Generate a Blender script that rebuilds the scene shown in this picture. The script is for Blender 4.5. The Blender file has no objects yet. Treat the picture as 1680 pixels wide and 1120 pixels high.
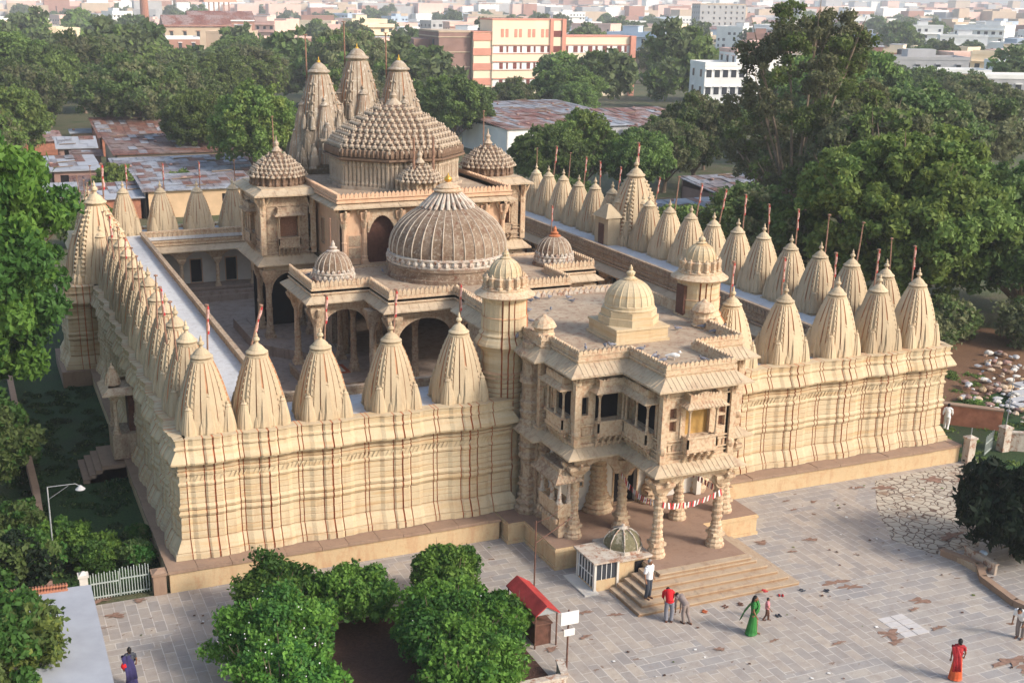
import bpy, math, random
import numpy as np
from mathutils import Matrix, Vector
PI=math.pi
rnd=random.Random(7)
col=bpy.context.scene.collection
scene=bpy.context.scene
# ---------------------------------------------------------------- camera model (temple axes: X along the front wall, Y into depth)
CF,CYAW,CPIT,CROL,CCX,CCY=1971.34,0.389713,0.316690,0.0094077,760.37,648.10
CH=23.0
_w=Vector((math.sin(CYAW)*math.cos(CPIT),math.cos(CYAW)*math.cos(CPIT),-math.sin(CPIT)))
_r=Vector((math.cos(CYAW),-math.sin(CYAW),0)); _u=_r.cross(_w)
_R=_r*math.cos(CROL)+_u*math.sin(CROL); _U=-_r*math.sin(CROL)+_u*math.cos(CROL)
_C=Vector((0,0,CH))
def gp(x,y,z=0.0):
    d=_R*((x-CCX)/CF)-_U*((y-CCY)/CF)+_w
    return _C+d*((z-CH)/d.z)
def depth(P): return (Vector(P)-_C).dot(_w)
# ---------------------------------------------------------------- mesh builder
class MB:
    def __init__(s): s.v=[];s.f=[];s.m=[]
    def add(s,vs,fs,m=0):
        b=len(s.v); s.v.extend([tuple(p) for p in vs])
        if isinstance(m,int): m=[m]*len(fs)
        for f,k in zip(fs,m): s.f.append(tuple(i+b for i in f)); s.m.append(k)
        return s
    def box(s,x0,y0,z0,x1,y1,z1,m=0):
        return s.add([(x0,y0,z0),(x1,y0,z0),(x1,y1,z0),(x0,y1,z0),(x0,y0,z1),(x1,y0,z1),(x1,y1,z1),(x0,y1,z1)],
              [(0,3,2,1),(4,5,6,7),(0,1,5,4),(1,2,6,5),(2,3,7,6),(3,0,4,7)],m)
    def frus(s,cx,cy,z0,z1,a0,b0,a1,b1,m=0):
        return s.add([(cx-a0,cy-b0,z0),(cx+a0,cy-b0,z0),(cx+a0,cy+b0,z0),(cx-a0,cy+b0,z0),(cx-a1,cy-b1,z1),(cx+a1,cy-b1,z1),(cx+a1,cy+b1,z1),(cx-a1,cy+b1,z1)],
              [(0,3,2,1),(4,5,6,7),(0,1,5,4),(1,2,6,5),(2,3,7,6),(3,0,4,7)],m)
    def prism(s,poly,z0,z1,m=0,mt=None):
        n=len(poly); vs=[(p[0],p[1],z0) for p in poly]+[(p[0],p[1],z1) for p in poly]
        fs=[(i,(i+1)%n,n+(i+1)%n,n+i) for i in range(n)]+[tuple(range(n,2*n)),tuple(reversed(range(n)))]
        return s.add(vs,fs,[m]*n+[m if mt is None else mt,m])
    def lathe(s,cx,cy,prof,n=16,m=0,ph=0.0,cap=True,sq=1.0):
        vs=[];ms=[]
        for q in prof:
            for k in range(n):
                a=ph+2*PI*k/n; vs.append((cx+q[0]*math.cos(a),cy+q[0]*math.sin(a)*sq,q[1]))
        fs=[]
        for i in range(len(prof)-1):
            mm=prof[i][2] if len(prof[i])>2 else m
            for k in range(n):
                fs.append((i*n+k,i*n+(k+1)%n,(i+1)*n+(k+1)%n,(i+1)*n+k)); ms.append(mm)
        if cap:
            fs.append(tuple((len(prof)-1)*n+k for k in range(n))); ms.append(m)
            fs.append(tuple(reversed(range(n)))); ms.append(m)
        return s.add(vs,fs,ms)
    def tube(s,pts,rads,n=6,m=0,cap=True):
        pts=[Vector(p) for p in pts]
        if not hasattr(rads,'__len__'): rads=[rads]*len(pts)
        vs=[];up=Vector((0,0,1))
        for i,p in enumerate(pts):
            d=(pts[min(i+1,len(pts)-1)]-pts[max(i-1,0)]).normalized()
            a=up if abs(d.z)<.95 else Vector((1,0,0))
            x=d.cross(a).normalized(); y=d.cross(x)
            for k in range(n):
                t=2*PI*k/n; vs.append(p+(x*math.cos(t)+y*math.sin(t))*rads[i])
        fs=[(i*n+k,i*n+(k+1)%n,(i+1)*n+(k+1)%n,(i+1)*n+k) for i in range(len(pts)-1) for k in range(n)]
        if cap: fs+= [tuple(range(n)),tuple((len(pts)-1)*n+k for k in reversed(range(n)))]
        return s.add(vs,fs,m)
    def ball(s,c,r,n=10,m=0,k=6):
        if not hasattr(r,'__len__'): r=(r,r,r)
        pr=[(max(math.sin(PI*i/k),.02),-math.cos(PI*i/k)) for i in range(k+1)]
        t=MB().lathe(0,0,pr,n,m)
        return s.add([(c[0]+p[0]*r[0],c[1]+p[1]*r[1],c[2]+p[2]*r[2]) for p in t.v],t.f,t.m)
    def merge(s,o,M=None,m=None):
        vs=o.v if M is None else [tuple(M@Vector(p)) for p in o.v]
        return s.add(vs,o.f,[m]*len(o.f) if m is not None else list(o.m))
    def build(s,name,mats,parent=None,smooth=False,world=True,loc=None):
        if not isinstance(mats,(list,tuple)): mats=[mats]
        org=Vector(parent.get('_o',(0,0,0))) if (parent is not None and world) else Vector((0,0,0))
        if loc is not None and parent is None: org=Vector(loc)
        me=bpy.data.meshes.new(name)
        v=np.array(s.v,dtype=np.float64)-np.array(org)
        me.from_pydata([tuple(p) for p in v],[],s.f)
        for k in mats: me.materials.append(k)
        if len(mats)>1: me.polygons.foreach_set('material_index',s.m)
        if smooth: me.polygons.foreach_set('use_smooth',[True]*len(s.f))
        me.update()
        o=bpy.data.objects.new(name,me); col.objects.link(o)
        if parent is not None: o.parent=parent; o['_o']=tuple(org)
        elif loc is not None: o.location=loc; o['_o']=tuple(org)
        else: o['_o']=(0,0,0)
        return o
def tag(o,label=None,cat=None,group=None,kind=None):
    if label: o['label']=label
    if cat: o['category']=cat
    if group: o['group']=group
    if kind: o['kind']=kind
    return o
def E(name,label,cat,loc=(0,0,0),rz=0,group=None):
    o=bpy.data.objects.new(name,None); col.objects.link(o); o.location=loc; o.rotation_euler=(0,0,rz); o.empty_display_size=.3
    o['_o']=tuple(loc); return tag(o,label,cat,group)
def kids(o): return [c for c in list(bpy.data.objects) if c.parent==o]
def collect(o):
    return (o,[collect(c) for c in kids(o)])
def dup(tree,parent=None,loc=None,rz=None,sc=None,label=None,group=None):
    o,ch=tree; c=o.copy(); col.objects.link(c); c.parent=parent
    if loc is not None: c.location=loc
    if rz is not None: c.rotation_euler=(0,0,rz)
    if sc is not None: c.scale=sc if hasattr(sc,'__len__') else (sc,sc,sc)
    if label: c['label']=label
    if group: c['group']=group
    for t in ch: dup(t,c)
    return c
def Rz(a,loc=(0,0,0)): return Matrix.Translation(loc)@Matrix.Rotation(a,4,'Z')
def offset(poly,d):
    n=len(poly);out=[]
    for i in range(n):
        p0,p1,p2=poly[i-1],poly[i],poly[(i+1)%n]
        a=Vector((p1[0]-p0[0],p1[1]-p0[1])).normalized(); b=Vector((p2[0]-p1[0],p2[1]-p1[1])).normalized()
        na=Vector((a.y,-a.x)); nb=Vector((b.y,-b.x)); k=1+na.dot(nb)
        o=(na+nb)*(d/max(k,.2)); out.append((p1[0]+o.x,p1[1]+o.y))
    return out
def rect(x0,y0,x1,y1): return [(x0,y0),(x1,y0),(x1,y1),(x0,y1)]
def ring(mb,poly,di,do,z0,z1,m=0,do1=None):
    a=offset(poly,di);b=offset(poly,do);b1=offset(poly,do1) if do1 is not None else b; n=len(poly)
    vs=[(p[0],p[1],z0) for p in a]+[(p[0],p[1],z0) for p in b]+[(p[0],p[1],z1) for p in b1]+[(p[0],p[1],z1) for p in a]
    fs=[]
    for i in range(n):
        j=(i+1)%n
        for q in range(4):
            r=(q+1)%4; fs.append((q*n+i,q*n+j,r*n+j,r*n+i))
    return mb.add(vs,fs,m)
def eave(mb,poly,ov,zt,zo,th=.09,m=0,rib=0,mr=None,inn=.0,edges=None):
    a=offset(poly,-inn);b=offset(poly,ov);n=len(poly)
    vs=[(p[0],p[1],zt) for p in a]+[(p[0],p[1],zo) for p in b]+[(p[0],p[1],zo-th) for p in b]+[(p[0],p[1],zt-th*1.6) for p in a]
    fs=[]
    for i in range(n):
        j=(i+1)%n
        fs+=[(i,n+i,n+j,j),(n+i,2*n+i,2*n+j,n+j),(2*n+i,3*n+i,3*n+j,2*n+j)]
    mb.add(vs,fs,m)
    if rib:
        for i in range(n):
            j=(i+1)%n; A0,A1=Vector((*a[i],zt)),Vector((*a[j],zt)); B0,B1=Vector((*b[i],zo)),Vector((*b[j],zo))
            e=Vector((poly[j][0]-poly[i][0],poly[j][1]-poly[i][1],0)); L=e.length
            if L<.5: continue
            e.normalize(); k=max(1,int(L/rib)); 
            nrm=Vector((e.y,-e.x,0))
            for q in range(k+1):
                P=Vector((poly[i][0],poly[i][1],0))+e*(L*q/k)
                p0=P-nrm*inn; p1=P+nrm*ov; p0.z=zt+.02; p1.z=zo+.02
                w=e*.028
                mb.add([p0-w,p0+w,p1+w,p1-w,p0-w+Vector((0,0,-.05)),p0+w+Vector((0,0,-.05)),p1+w+Vector((0,0,-.05)),p1-w+Vector((0,0,-.05))],[(0,1,2,3),(0,3,7,4),(1,5,6,2),(2,6,7,3)],m if mr is None else mr)
def merlons(mb,poly,d,z0,w,h,th=.1,m=0,closed=True,skip=(),style=0):
    P=offset(poly,d);n=len(P)
    for i in range(n):
        if i in skip: continue
        a=Vector(P[i]);b=Vector(P[(i+1)%n]);L=(b-a).length
        if L<w*.8: continue
        k=max(1,int(round(L/w)));e=(b-a)/L;ww=L/k;nn=Vector((e.y,-e.x))
        for q in range(k):
            c0=a+e*(ww*(q+.06));c1=a+e*(ww*(q+.94));cm=(c0+c1)/2
            hs=[(c0,0),(c1,0),(c1,h*.55),(c0+e*(ww*.66),h*.8),(cm,h),(c0+e*(ww*.22),h*.8),(c0,h*.55)] if style==0 else [(c0,0),(c1,0),(c1,h*.5),(cm,h),(c0,h*.5)]
            k2=len(hs)
            vs=[(p.x,p.y,z0+zz) for p,zz in hs]+[(p.x-nn.x*th,p.y-nn.y*th,z0+zz) for p,zz in hs]
            fs=[tuple(range(k2)),tuple(reversed(range(k2,2*k2)))]+[(t,k2+t,k2+(t+1)%k2,(t+1)%k2) for t in range(k2)]
            mb.add(vs,fs,m)
def wallop(mb,L,z0,z1,ops,t=.25,m=0,md=None,mf=None):
    "wall along local x, outward -y, outer face at y=0"
    x=0
    for (xa,xb,za,zb) in sorted(ops):
        if xa>x: mb.box(x,0,z0,xa,t,z1,m)
        if za>z0: mb.box(xa,0,z0,xb,t,za,m)
        if zb<z1: mb.box(xa,0,zb,xb,t,z1,m)
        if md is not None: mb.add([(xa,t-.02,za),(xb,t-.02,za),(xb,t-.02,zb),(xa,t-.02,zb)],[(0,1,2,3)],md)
        if mf is not None:
            for q in ((xa-.07,-.05,za-.07,xb+.07,.02,za),(xa-.07,-.05,zb,xb+.07,.02,zb+.07),(xa-.07,-.05,za,xa,.02,zb),(xb,-.05,za,xb+.07,.02,zb)): mb.box(*q,mf)
        x=xb
    if x<L: mb.box(x,0,z0,L,t,z1,m)
def edgeM(p,q):
    return Rz(math.atan2(q[1]-p[1],q[0]-p[0]),(p[0],p[1],0)), math.hypot(q[0]-p[0],q[1]-p[1])
def arch(mb,L,zs,zc,zt,t=.18,sc=5,m=0,y=0,n=28,power=.75,foot=.12):
    "spandrel panel with a (scalloped) arch opening, springing zs, crown zc, top zt"
    xs=[foot+(L-2*foot)*i/n for i in range(n+1)]
    def az(x):
        u=abs(2*(x-foot)/(L-2*foot)-1); z=zs+(zc-zs)*max(0,1-u**2)**power
        if sc: z-=.10*abs(math.sin(PI*sc*(1-u)/1.0))*(1 if u<.97 else 0)*.6
        return max(z,zs)
    pts=[(0,zs)]+[(x,az(x)) for x in xs]+[(L,zs)]
    for (xa,za),(xb,zb) in zip(pts[:-1],pts[1:]):
        if xb-xa<1e-5: continue
        mb.add([(xa,y,za),(xb,y,zb),(xb,y,zt),(xa,y,zt),(xa,y+t,za),(xb,y+t,zb),(xb,y+t,zt),(xa,y+t,zt)],[(0,1,2,3),(5,4,7,6),(0,4,5,1),(3,2,6,7)],m)
def column(mb,x,y,z0,z1,r=.16,m=0,br=.45,n=8,orn=0,seed=0):
    h=z1-z0; R=random.Random(seed)
    mb.box(x-r*1.5,y-r*1.5,z0,x+r*1.5,y+r*1.5,z0+h*.05,m)
    prof=[(r*1.45,z0+h*.05),(r*1.5,z0+h*.09),(r*1.15,z0+h*.11),(r*1.25,z0+h*.16),(r*1.0,z0+h*.18)]
    if orn:
        k=orn
        for i in range(k):
            t=.18+.58*i/k; rr=r*(1.0+.16*R.random()); 
            prof+=[(rr,z0+h*t),(rr*1.08,z0+h*(t+.25*.58/k)),(rr*.9,z0+h*(t+.5*.58/k)),(r*.92,z0+h*(t+.55*.58/k))]
    else:
        prof+=[(r*.92,z0+h*.4),(r*1.05,z0+h*.41),(r*1.05,z0+h*.44),(r*.88,z0+h*.45),(r*.85,z0+h*.74)]
    prof+=[(r*1.05,z0+h*.76),(r*1.0,z0+h*.78),(r*1.5,z0+h*.82),(r*1.6,z0+h*.85)]
    mb.lathe(x,y,prof,n,m,PI/8)
    mb.frus(x,y,z0+h*.85,z0+h*.95,r*1.4,r*1.4,br,br,m); mb.box(x-br,y-br,z0+h*.95,x+br,y+br,z1,m)
def strut(mb,x,y,z0,z1,dx,dy,m=0,w=.09):
    "carved bracket from column out to the eave"
    pts=[(x+dx*t,y+dy*t,z0+(z1-z0)*(t**.75)) for t in (0,.25,.5,.75,1)]
    mb.tube(pts,[w*1.2,w*1.5,w*.9,w*1.4,w*.9],6,m)
# ---------------------------------------------------------------- materials
def nt(name):
    m=bpy.data.materials.new(name); m.use_nodes=True; t=m.node_tree; b=t.nodes['Principled BSDF']; b.inputs['Roughness'].default_value=.85
    try: b.inputs['Specular IOR Level'].default_value=.25
    except Exception: pass
    return m,t,b
def N(t,ty,**k):
    n=t.nodes.new(ty)
    for a,v in k.items():
        if a.startswith('i_'): n.inputs[int(a[2:])].default_value=v
        else: setattr(n,a,v)
    return n
def L(t,a,b): t.links.new(a,b)
def rgb(c): return (c[0],c[1],c[2],1)
def mixc(t,fac,a,b,blend='MIX'):
    n=t.nodes.new('ShaderNodeMix'); n.data_type='RGBA'; n.blend_type=blend
    if isinstance(fac,(int,float)): n.inputs[0].default_value=fac
    else: L(t,fac,n.inputs[0])
    for s,q in ((6,a),(7,b)):
        if isinstance(q,tuple): n.inputs[s].default_value=rgb(q)
        else: L(t,q,n.inputs[s])
    return n.outputs[2]
def noise(t,sc,det=4,vec=None,rough=.6,scale3=None,off=None):
    n=N(t,'ShaderNodeTexNoise'); n.inputs['Scale'].default_value=sc; n.inputs['Detail'].default_value=det; n.inputs['Roughness'].default_value=rough
    if scale3 is not None or off is not None:
        mp=N(t,'ShaderNodeMapping'); mp.inputs['Scale'].default_value=scale3 or (1,1,1); mp.inputs['Location'].default_value=off or (0,0,0); L(t,vec,mp.inputs[0]); vec=mp.outputs[0]
    L(t,vec,n.inputs['Vector']); return n.outputs[0]
def ramp(t,src,a,b):
    n=N(t,'ShaderNodeMapRange'); n.inputs[1].default_value=a; n.inputs[2].default_value=b; L(t,src,n.inputs[0]); return n.outputs[0]
def pos(t): return N(t,'ShaderNodeNewGeometry').outputs['Position']
def bump(t,b,h,st=.4,d=.02):
    n=N(t,'ShaderNodeBump'); n.inputs['Strength'].default_value=st; n.inputs['Distance'].default_value=d; L(t,h,n.inputs['Height']); L(t,n.outputs[0],b.inputs['Normal'])
def stone(name,c1,c2,stain=None,samt=.5,sc=1.2,bmp=.35,bsc=9,blotch=None,bamt=0,courses=0,rvar=0,crev=0):
    m,t,b=nt(name); p=pos(t)
    c=mixc(t,ramp(t,noise(t,sc,5,p),.3,.7),c1,c2)
    g=noise(t,14,3,p); c=mixc(t,ramp(t,g,.3,.8),c,tuple(x*.8 for x in c1))
    if courses:
        w=noise(t,1,4,p,scale3=(.35,.35,courses)); c=mixc(t,ramp(t,w,.50,.70),c,tuple(x*y for x,y in zip(c1,(.80,.68,.55))))
    if stain:
        f=ramp(t,noise(t,1,5,p,rough=.7,scale3=(2.6,2.6,.5),off=(3,1,0)),.5,.72)
        mm=N(t,'ShaderNodeMath',operation='MULTIPLY'); L(t,f,mm.inputs[0]); mm.inputs[1].default_value=samt
        c=mixc(t,mm.outputs[0],c,stain)
    if blotch:
        f=ramp(t,noise(t,3.2,6,p,rough=.75,off=(9,5,2)),.53,.6)
        mm=N(t,'ShaderNodeMath',operation='MULTIPLY'); L(t,f,mm.inputs[0]); mm.inputs[1].default_value=bamt
        c=mixc(t,mm.outputs[0],c,blotch)
    if crev:
        v=N(t,'ShaderNodeTexVoronoi'); v.inputs['Scale'].default_value=9; L(t,p,v.inputs['Vector'])
        c=mixc(t,ramp(t,v.outputs['Distance'],.5,1.1),c,tuple(x*crev for x in (.38,.20,.12)))
    if rvar:
        oi=N(t,'ShaderNodeObjectInfo'); hv=N(t,'ShaderNodeHueSaturation'); L(t,c,hv.inputs['Color']); mr=N(t,'ShaderNodeMapRange'); L(t,oi.outputs['Random'],mr.inputs[0]); mr.inputs[3].default_value=1-rvar; mr.inputs[4].default_value=1+rvar*.5; L(t,mr.outputs[0],hv.inputs['Value']); c=hv.outputs[0]
    L(t,c,b.inputs['Base Color']); bump(t,b,noise(t,bsc,5,p),bmp,.03)
    return m
def flat(name,c,rough=.8,var=.15,sc=4,metal=0):
    m,t,b=nt(name); p=pos(t)
    L(t,mixc(t,ramp(t,noise(t,sc,4,p),.3,.7),tuple(x*(1-var) for x in c),tuple(min(1,x*(1+var)) for x in c)),b.inputs['Base Color'])
    b.inputs['Roughness'].default_value=rough; b.inputs['Metallic'].default_value=metal; return m
M={}
M['wall']=stone('sandstone_wall',(.61,.49,.32),(.52,.40,.25),(.38,.24,.14),.55,.8,.6,18,courses=5)
M['spire']=stone('sandstone_spire',(.59,.465,.305),(.50,.385,.25),(.40,.27,.165),.55,1.0,.3,10,rvar=.20)
M['joint']=flat('red_joint',(.44,.155,.07),.9,.3,3)
M['line']=flat('course_line',(.46,.29,.17),.9,.25,3)
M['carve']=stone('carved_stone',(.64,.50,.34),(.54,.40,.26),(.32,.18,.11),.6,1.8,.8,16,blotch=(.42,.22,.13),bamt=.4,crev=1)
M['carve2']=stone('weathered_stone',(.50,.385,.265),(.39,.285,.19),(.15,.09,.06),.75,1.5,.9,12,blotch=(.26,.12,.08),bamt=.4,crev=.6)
M['eave']=stone('eave_stone',(.56,.44,.30),(.44,.33,.22),(.25,.14,.09),.6,1.3,.5,9)
M['pink']=stone('pink_plaster',(.68,.44,.29),(.60,.40,.25),(.34,.17,.1),.5,1.0,.3,9)
M['bell']=stone('bell_stone',(.52,.42,.315),(.40,.31,.225),(.18,.12,.08),.75,1.6,.8,14,blotch=(.26,.15,.10),bamt=.4)
M['roof']=stone('roof_dirt',(.50,.39,.275),(.29,.205,.14),(.25,.15,.10),.6,.75,.5,8,blotch=(.24,.12,.075),bamt=.7)
M['terrace']=stone('whitewash',(.60,.60,.60),(.52,.52,.53),(.36,.33,.31),.6,.8,.3,6,blotch=(.40,.36,.33),bamt=.35); M['sjoint']=flat('spire_joint',(.42,.21,.11),.9,.3,3)
M['ledge']=stone('plinth_top',(.36,.24,.165),(.28,.19,.135),(.17,.10,.07),.4,1.2,.3,6)
M['plinth']=stone('plinth_wall',(.60,.455,.27),(.54,.37,.21),(.42,.21,.11),.55,.7,.3,6,blotch=(.46,.24,.12),bamt=.35)
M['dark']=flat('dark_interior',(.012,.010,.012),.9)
M['white']=flat('white_plaster',(.62,.58,.52),.8,.1,1)
M['red_floor']=stone('porch_floor',(.34,.225,.16),(.27,.17,.12),(.18,.10,.07),.5,1,.2,6)
M['riser']=stone('step_riser',(.36,.235,.14),(.30,.19,.11),(.2,.11,.07),.6,1.5,.3,9)
M['step']=stone('step_stone',(.48,.37,.26),(.40,.29,.195),(.26,.14,.08),.6,1.5,.3,9)
M['court']=stone('courtyard_paving',(.40,.31,.25),(.29,.215,.165),(.10,.06,.05),.6,1,.3,7)
M['wood']=flat('dark_wood',(.11,.05,.035),.7,.3,6)
M['brownlattice']=flat('lattice',(.26,.13,.08),.8,.3,20)
M['ochre']=flat('ochre_door',(.42,.25,.08),.7,.2,3)
M['pole']=flat('pole_wood',(.27,.15,.10),.8,.35,5)
M['flag_r']=flat('flag_red',(.50,.05,.05),.8,.15); M['flag_w']=flat('flag_white',(.75,.68,.64),.8,.1); M['flag_p']=flat('flag_faded',(.62,.36,.31),.9,.35,7)
M['gold']=flat('gilded',(.75,.42,.08),.35,.1,4,.8)
M['gateiron']=flat('gate_paint',(.36,.40,.37),.7,.15); M['iron']=flat('iron_grey',(.30,.31,.31),.6,.1); M['rust']=flat('rust',(.14,.07,.05),.9,.4,3)
def dome_mat():
    m,t,b=nt('blackened_dome'); p=pos(t)
    c=mixc(t,ramp(t,noise(t,1.1,5,p),.35,.65),(.17,.11,.07),(.26,.185,.13))
    z=N(t,'ShaderNodeSeparateXYZ'); L(t,p,z.inputs[0])
    n1=noise(t,5.5,6,p,rough=.8)
    f=ramp(t,n1,.52,.66); c=mixc(t,f,c,(.46,.39,.30))
    n2=noise(t,2.2,5,p,rough=.7,off=(4,4,4)); c=mixc(t,ramp(t,n2,.55,.66),c,(.14,.065,.04))
    L(t,c,b.inputs['Base Color']); bump(t,b,n1,.5,.03); return m
M['dome']=dome_mat()
M['rib']=stone('dome_rib',(.62,.54,.44),(.44,.35,.26),(.24,.14,.09),.8,3,.3,9)
M['limew']=stone('limewash',(.60,.54,.46),(.44,.36,.28),(.28,.15,.10),.8,2.5,.4,9,blotch=(.26,.11,.06),bamt=.8)
def paving():
    m,t,b=nt('forecourt_paving'); p=pos(t)
    wob=N(t,'ShaderNodeMapping'); wob.inputs['Rotation'].default_value=(0,0,1.5708); L(t,p,wob.inputs[0])
    br=N(t,'ShaderNodeTexBrick'); L(t,wob.outputs[0],br.inputs['Vector'])
    br.inputs['Color1'].default_value=rgb((.325,.29,.26)); br.inputs['Color2'].default_value=rgb((.51,.425,.335)); br.inputs['Mortar'].default_value=rgb((.62,.57,.51))
    br.inputs['Scale'].default_value=1.0; br.inputs['Mortar Size'].default_value=.017; br.inputs['Brick Width'].default_value=.86; br.inputs['Row Height'].default_value=.43; br.inputs['Bias'].default_value=-.15; br.inputs['Mortar Smooth'].default_value=.3
    br2=N(t,'ShaderNodeTexBrick'); L(t,p,br2.inputs['Vector'])
    for k,v in (('Color1',(.31,.295,.285)),('Color2',(.47,.41,.34)),('Mortar',(.62,.57,.51))): br2.inputs[k].default_value=rgb(v)
    br2.inputs['Scale'].default_value=1.0; br2.inputs['Mortar Size'].default_value=.017; br2.inputs['Brick Width'].default_value=.9; br2.inputs['Row Height'].default_value=.45; br2.inputs['Bias'].default_value=-.1
    ck=N(t,'ShaderNodeTexVoronoi'); ck.inputs['Scale'].default_value=.28; ck.distance='CHEBYCHEV'; ck.inputs['Randomness'].default_value=.8; L(t,p,ck.inputs['Vector'])
    sp=N(t,'ShaderNodeSeparateColor'); L(t,ck.outputs['Color'],sp.inputs[0])
    c=mixc(t,ramp(t,sp.outputs[0],.5,.501),br.outputs[0],br2.outputs[0])
    c=mixc(t,ramp(t,noise(t,.35,4,p),.35,.7),c,mixc(t,.45,c,(.44,.38,.32)))
    c=mixc(t,ramp(t,noise(t,.9,5,p,rough=.7,off=(7,3,0)),.40,.75),c,mixc(t,.5,c,(.22,.2,.2)))
    c=mixc(t,ramp(t,noise(t,2.2,6,p,rough=.75,off=(1,3,0)),.5,.68),c,mixc(t,.5,c,(.26,.20,.16)))
    f=ramp(t,noise(t,1.3,5,p,rough=.6,off=(2,8,0),scale3=(1,1.6,1)),.655,.69); c=mixc(t,f,c,(.20,.115,.075))
    g=noise(t,25,3,p); c=mixc(t,ramp(t,g,.3,.8),c,mixc(t,.25,c,(.15,.13,.12)))
    L(t,c,b.inputs['Base Color']); bump(t,b,noise(t,6,4,p),.25,.02); b.inputs['Roughness'].default_value=.6; return m
M['paving']=paving()
def crazy():
    m,t,b=nt('crazy_paving'); p=pos(t)
    wp=N(t,'ShaderNodeVectorMath',operation='ADD'); nz=N(t,'ShaderNodeTexNoise'); nz.inputs['Scale'].default_value=1.5; L(t,p,nz.inputs['Vector']); sc=N(t,'ShaderNodeVectorMath',operation='SCALE'); sc.inputs['Scale'].default_value=.5; L(t,nz.outputs['Color'],sc.inputs[0]); L(t,p,wp.inputs[0]); L(t,sc.outputs[0],wp.inputs[1])
    v=N(t,'ShaderNodeTexVoronoi',feature='DISTANCE_TO_EDGE'); v.inputs['Scale'].default_value=2.3; L(t,wp.outputs[0],v.inputs['Vector'])
    v2=N(t,'ShaderNodeTexVoronoi'); v2.inputs['Scale'].default_value=2.3; L(t,wp.outputs[0],v2.inputs['Vector'])
    sp=N(t,'ShaderNodeSeparateColor'); L(t,v2.outputs['Color'],sp.inputs[0])
    c=mixc(t,sp.outputs[0],(.40,.35,.28),(.50,.44,.35))
    c=mixc(t,ramp(t,noise(t,.7,5,p),.55,.68),c,(.27,.18,.12))
    c=mixc(t,ramp(t,v.outputs[0],.075,.03),c,(.13,.085,.065))
    L(t,c,b.inputs['Base Color']); bump(t,b,ramp(t,v.outputs[0],.0,.08),.5,.03); return m
M['crazy']=crazy()
def grassm(name,c1,c2,c3=None):
    m,t,b=nt(name); p=pos(t)
    c=mixc(t,ramp(t,noise(t,.5,6,p),.35,.65),c1,c2)
    if c3: c=mixc(t,ramp(t,noise(t,.13,5,p,off=(5,2,0)),.52,.66),c,c3)
    c=mixc(t,ramp(t,noise(t,9,3,p),.35,.75),c,tuple(x*.5 for x in c1))
    L(t,c,b.inputs['Base Color']); bump(t,b,noise(t,12,4,p),.8,.08); return m
M['lawn']=grassm('lawn',(.028,.065,.018),(.045,.10,.026),(.05,.06,.03))
M['land']=grassm('land',(.10,.12,.05),(.17,.13,.085),(.06,.10,.035))
M['soil']=grassm('soil',(.10,.05,.035),(.075,.04,.03))
M['dirt']=grassm('dirt',(.24,.13,.07),(.17,.09,.05))
M['roofgrey']=flat('cement_roof',(.33,.34,.37),.8,.12,.8)
def tin(name,c1,c2,c3,s=(.5,.25,.5)):
    m,t,b=nt(name); p=pos(t)
    br=N(t,'ShaderNodeTexBrick'); L(t,p,br.inputs['Vector']); br.inputs['Color1'].default_value=rgb(c1); br.inputs['Color2'].default_value=rgb(c2); br.inputs['Mortar'].default_value=rgb(tuple(x*.5 for x in c1)); br.inputs['Scale'].default_value=1; br.inputs['Brick Width'].default_value=1.1; br.inputs['Row Height'].default_value=3.2; br.inputs['Mortar Size'].default_value=.03
    c=mixc(t,ramp(t,noise(t,.22,4,p),.46,.56),br.outputs[0],c3)
    c=mixc(t,ramp(t,noise(t,1.5,5,p,off=(3,3,3)),.5,.7),c,tuple(x*.45 for x in c1))
    L(t,c,b.inputs['Base Color']); w=N(t,'ShaderNodeTexWave'); w.inputs['Scale'].default_value=1.6; L(t,p,w.inputs['Vector']); bump(t,b,w.outputs[0],.5,.05); b.inputs['Roughness'].default_value=.6; return m
M['tin']=tin('rusty_tin',(.16,.07,.05),(.22,.11,.08),(.21,.15,.13))
M['tin2']=tin('old_tin',(.24,.23,.25),(.20,.14,.12),(.31,.32,.35))
M['tin3']=tin('red_tin',(.21,.085,.065),(.27,.13,.10),(.30,.21,.19))
M['brick']=flat('brick',(.36,.15,.09),.9,.25,2); M['brickdull']=flat('dull_brick',(.30,.185,.155),.9,.15,.3); M['buff']=flat('buff_render',(.58,.40,.24),.9,.12,.8)
M['yellow']=flat('cream_paint',(.86,.72,.52),.8,.05,.3); M['salmon']=flat('salmon_paint',(.64,.29,.21),.8,.08,.3); M['win']=flat('window_dark',(.20,.06,.05),.6,.3,1); M['glassd']=flat('dark_pane',(.05,.055,.065),.3)
for k,c in dict(h_white=(.84,.82,.78),h_cream=(.82,.66,.46),h_pink=(.74,.50,.42),h_grey=(.42,.41,.41),h_brick=(.38,.20,.15),h_tan=(.52,.40,.29),h_blue=(.42,.50,.60)).items(): M[k]=flat('paint_'+k[2:],c,.85,.08,.3)
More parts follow.
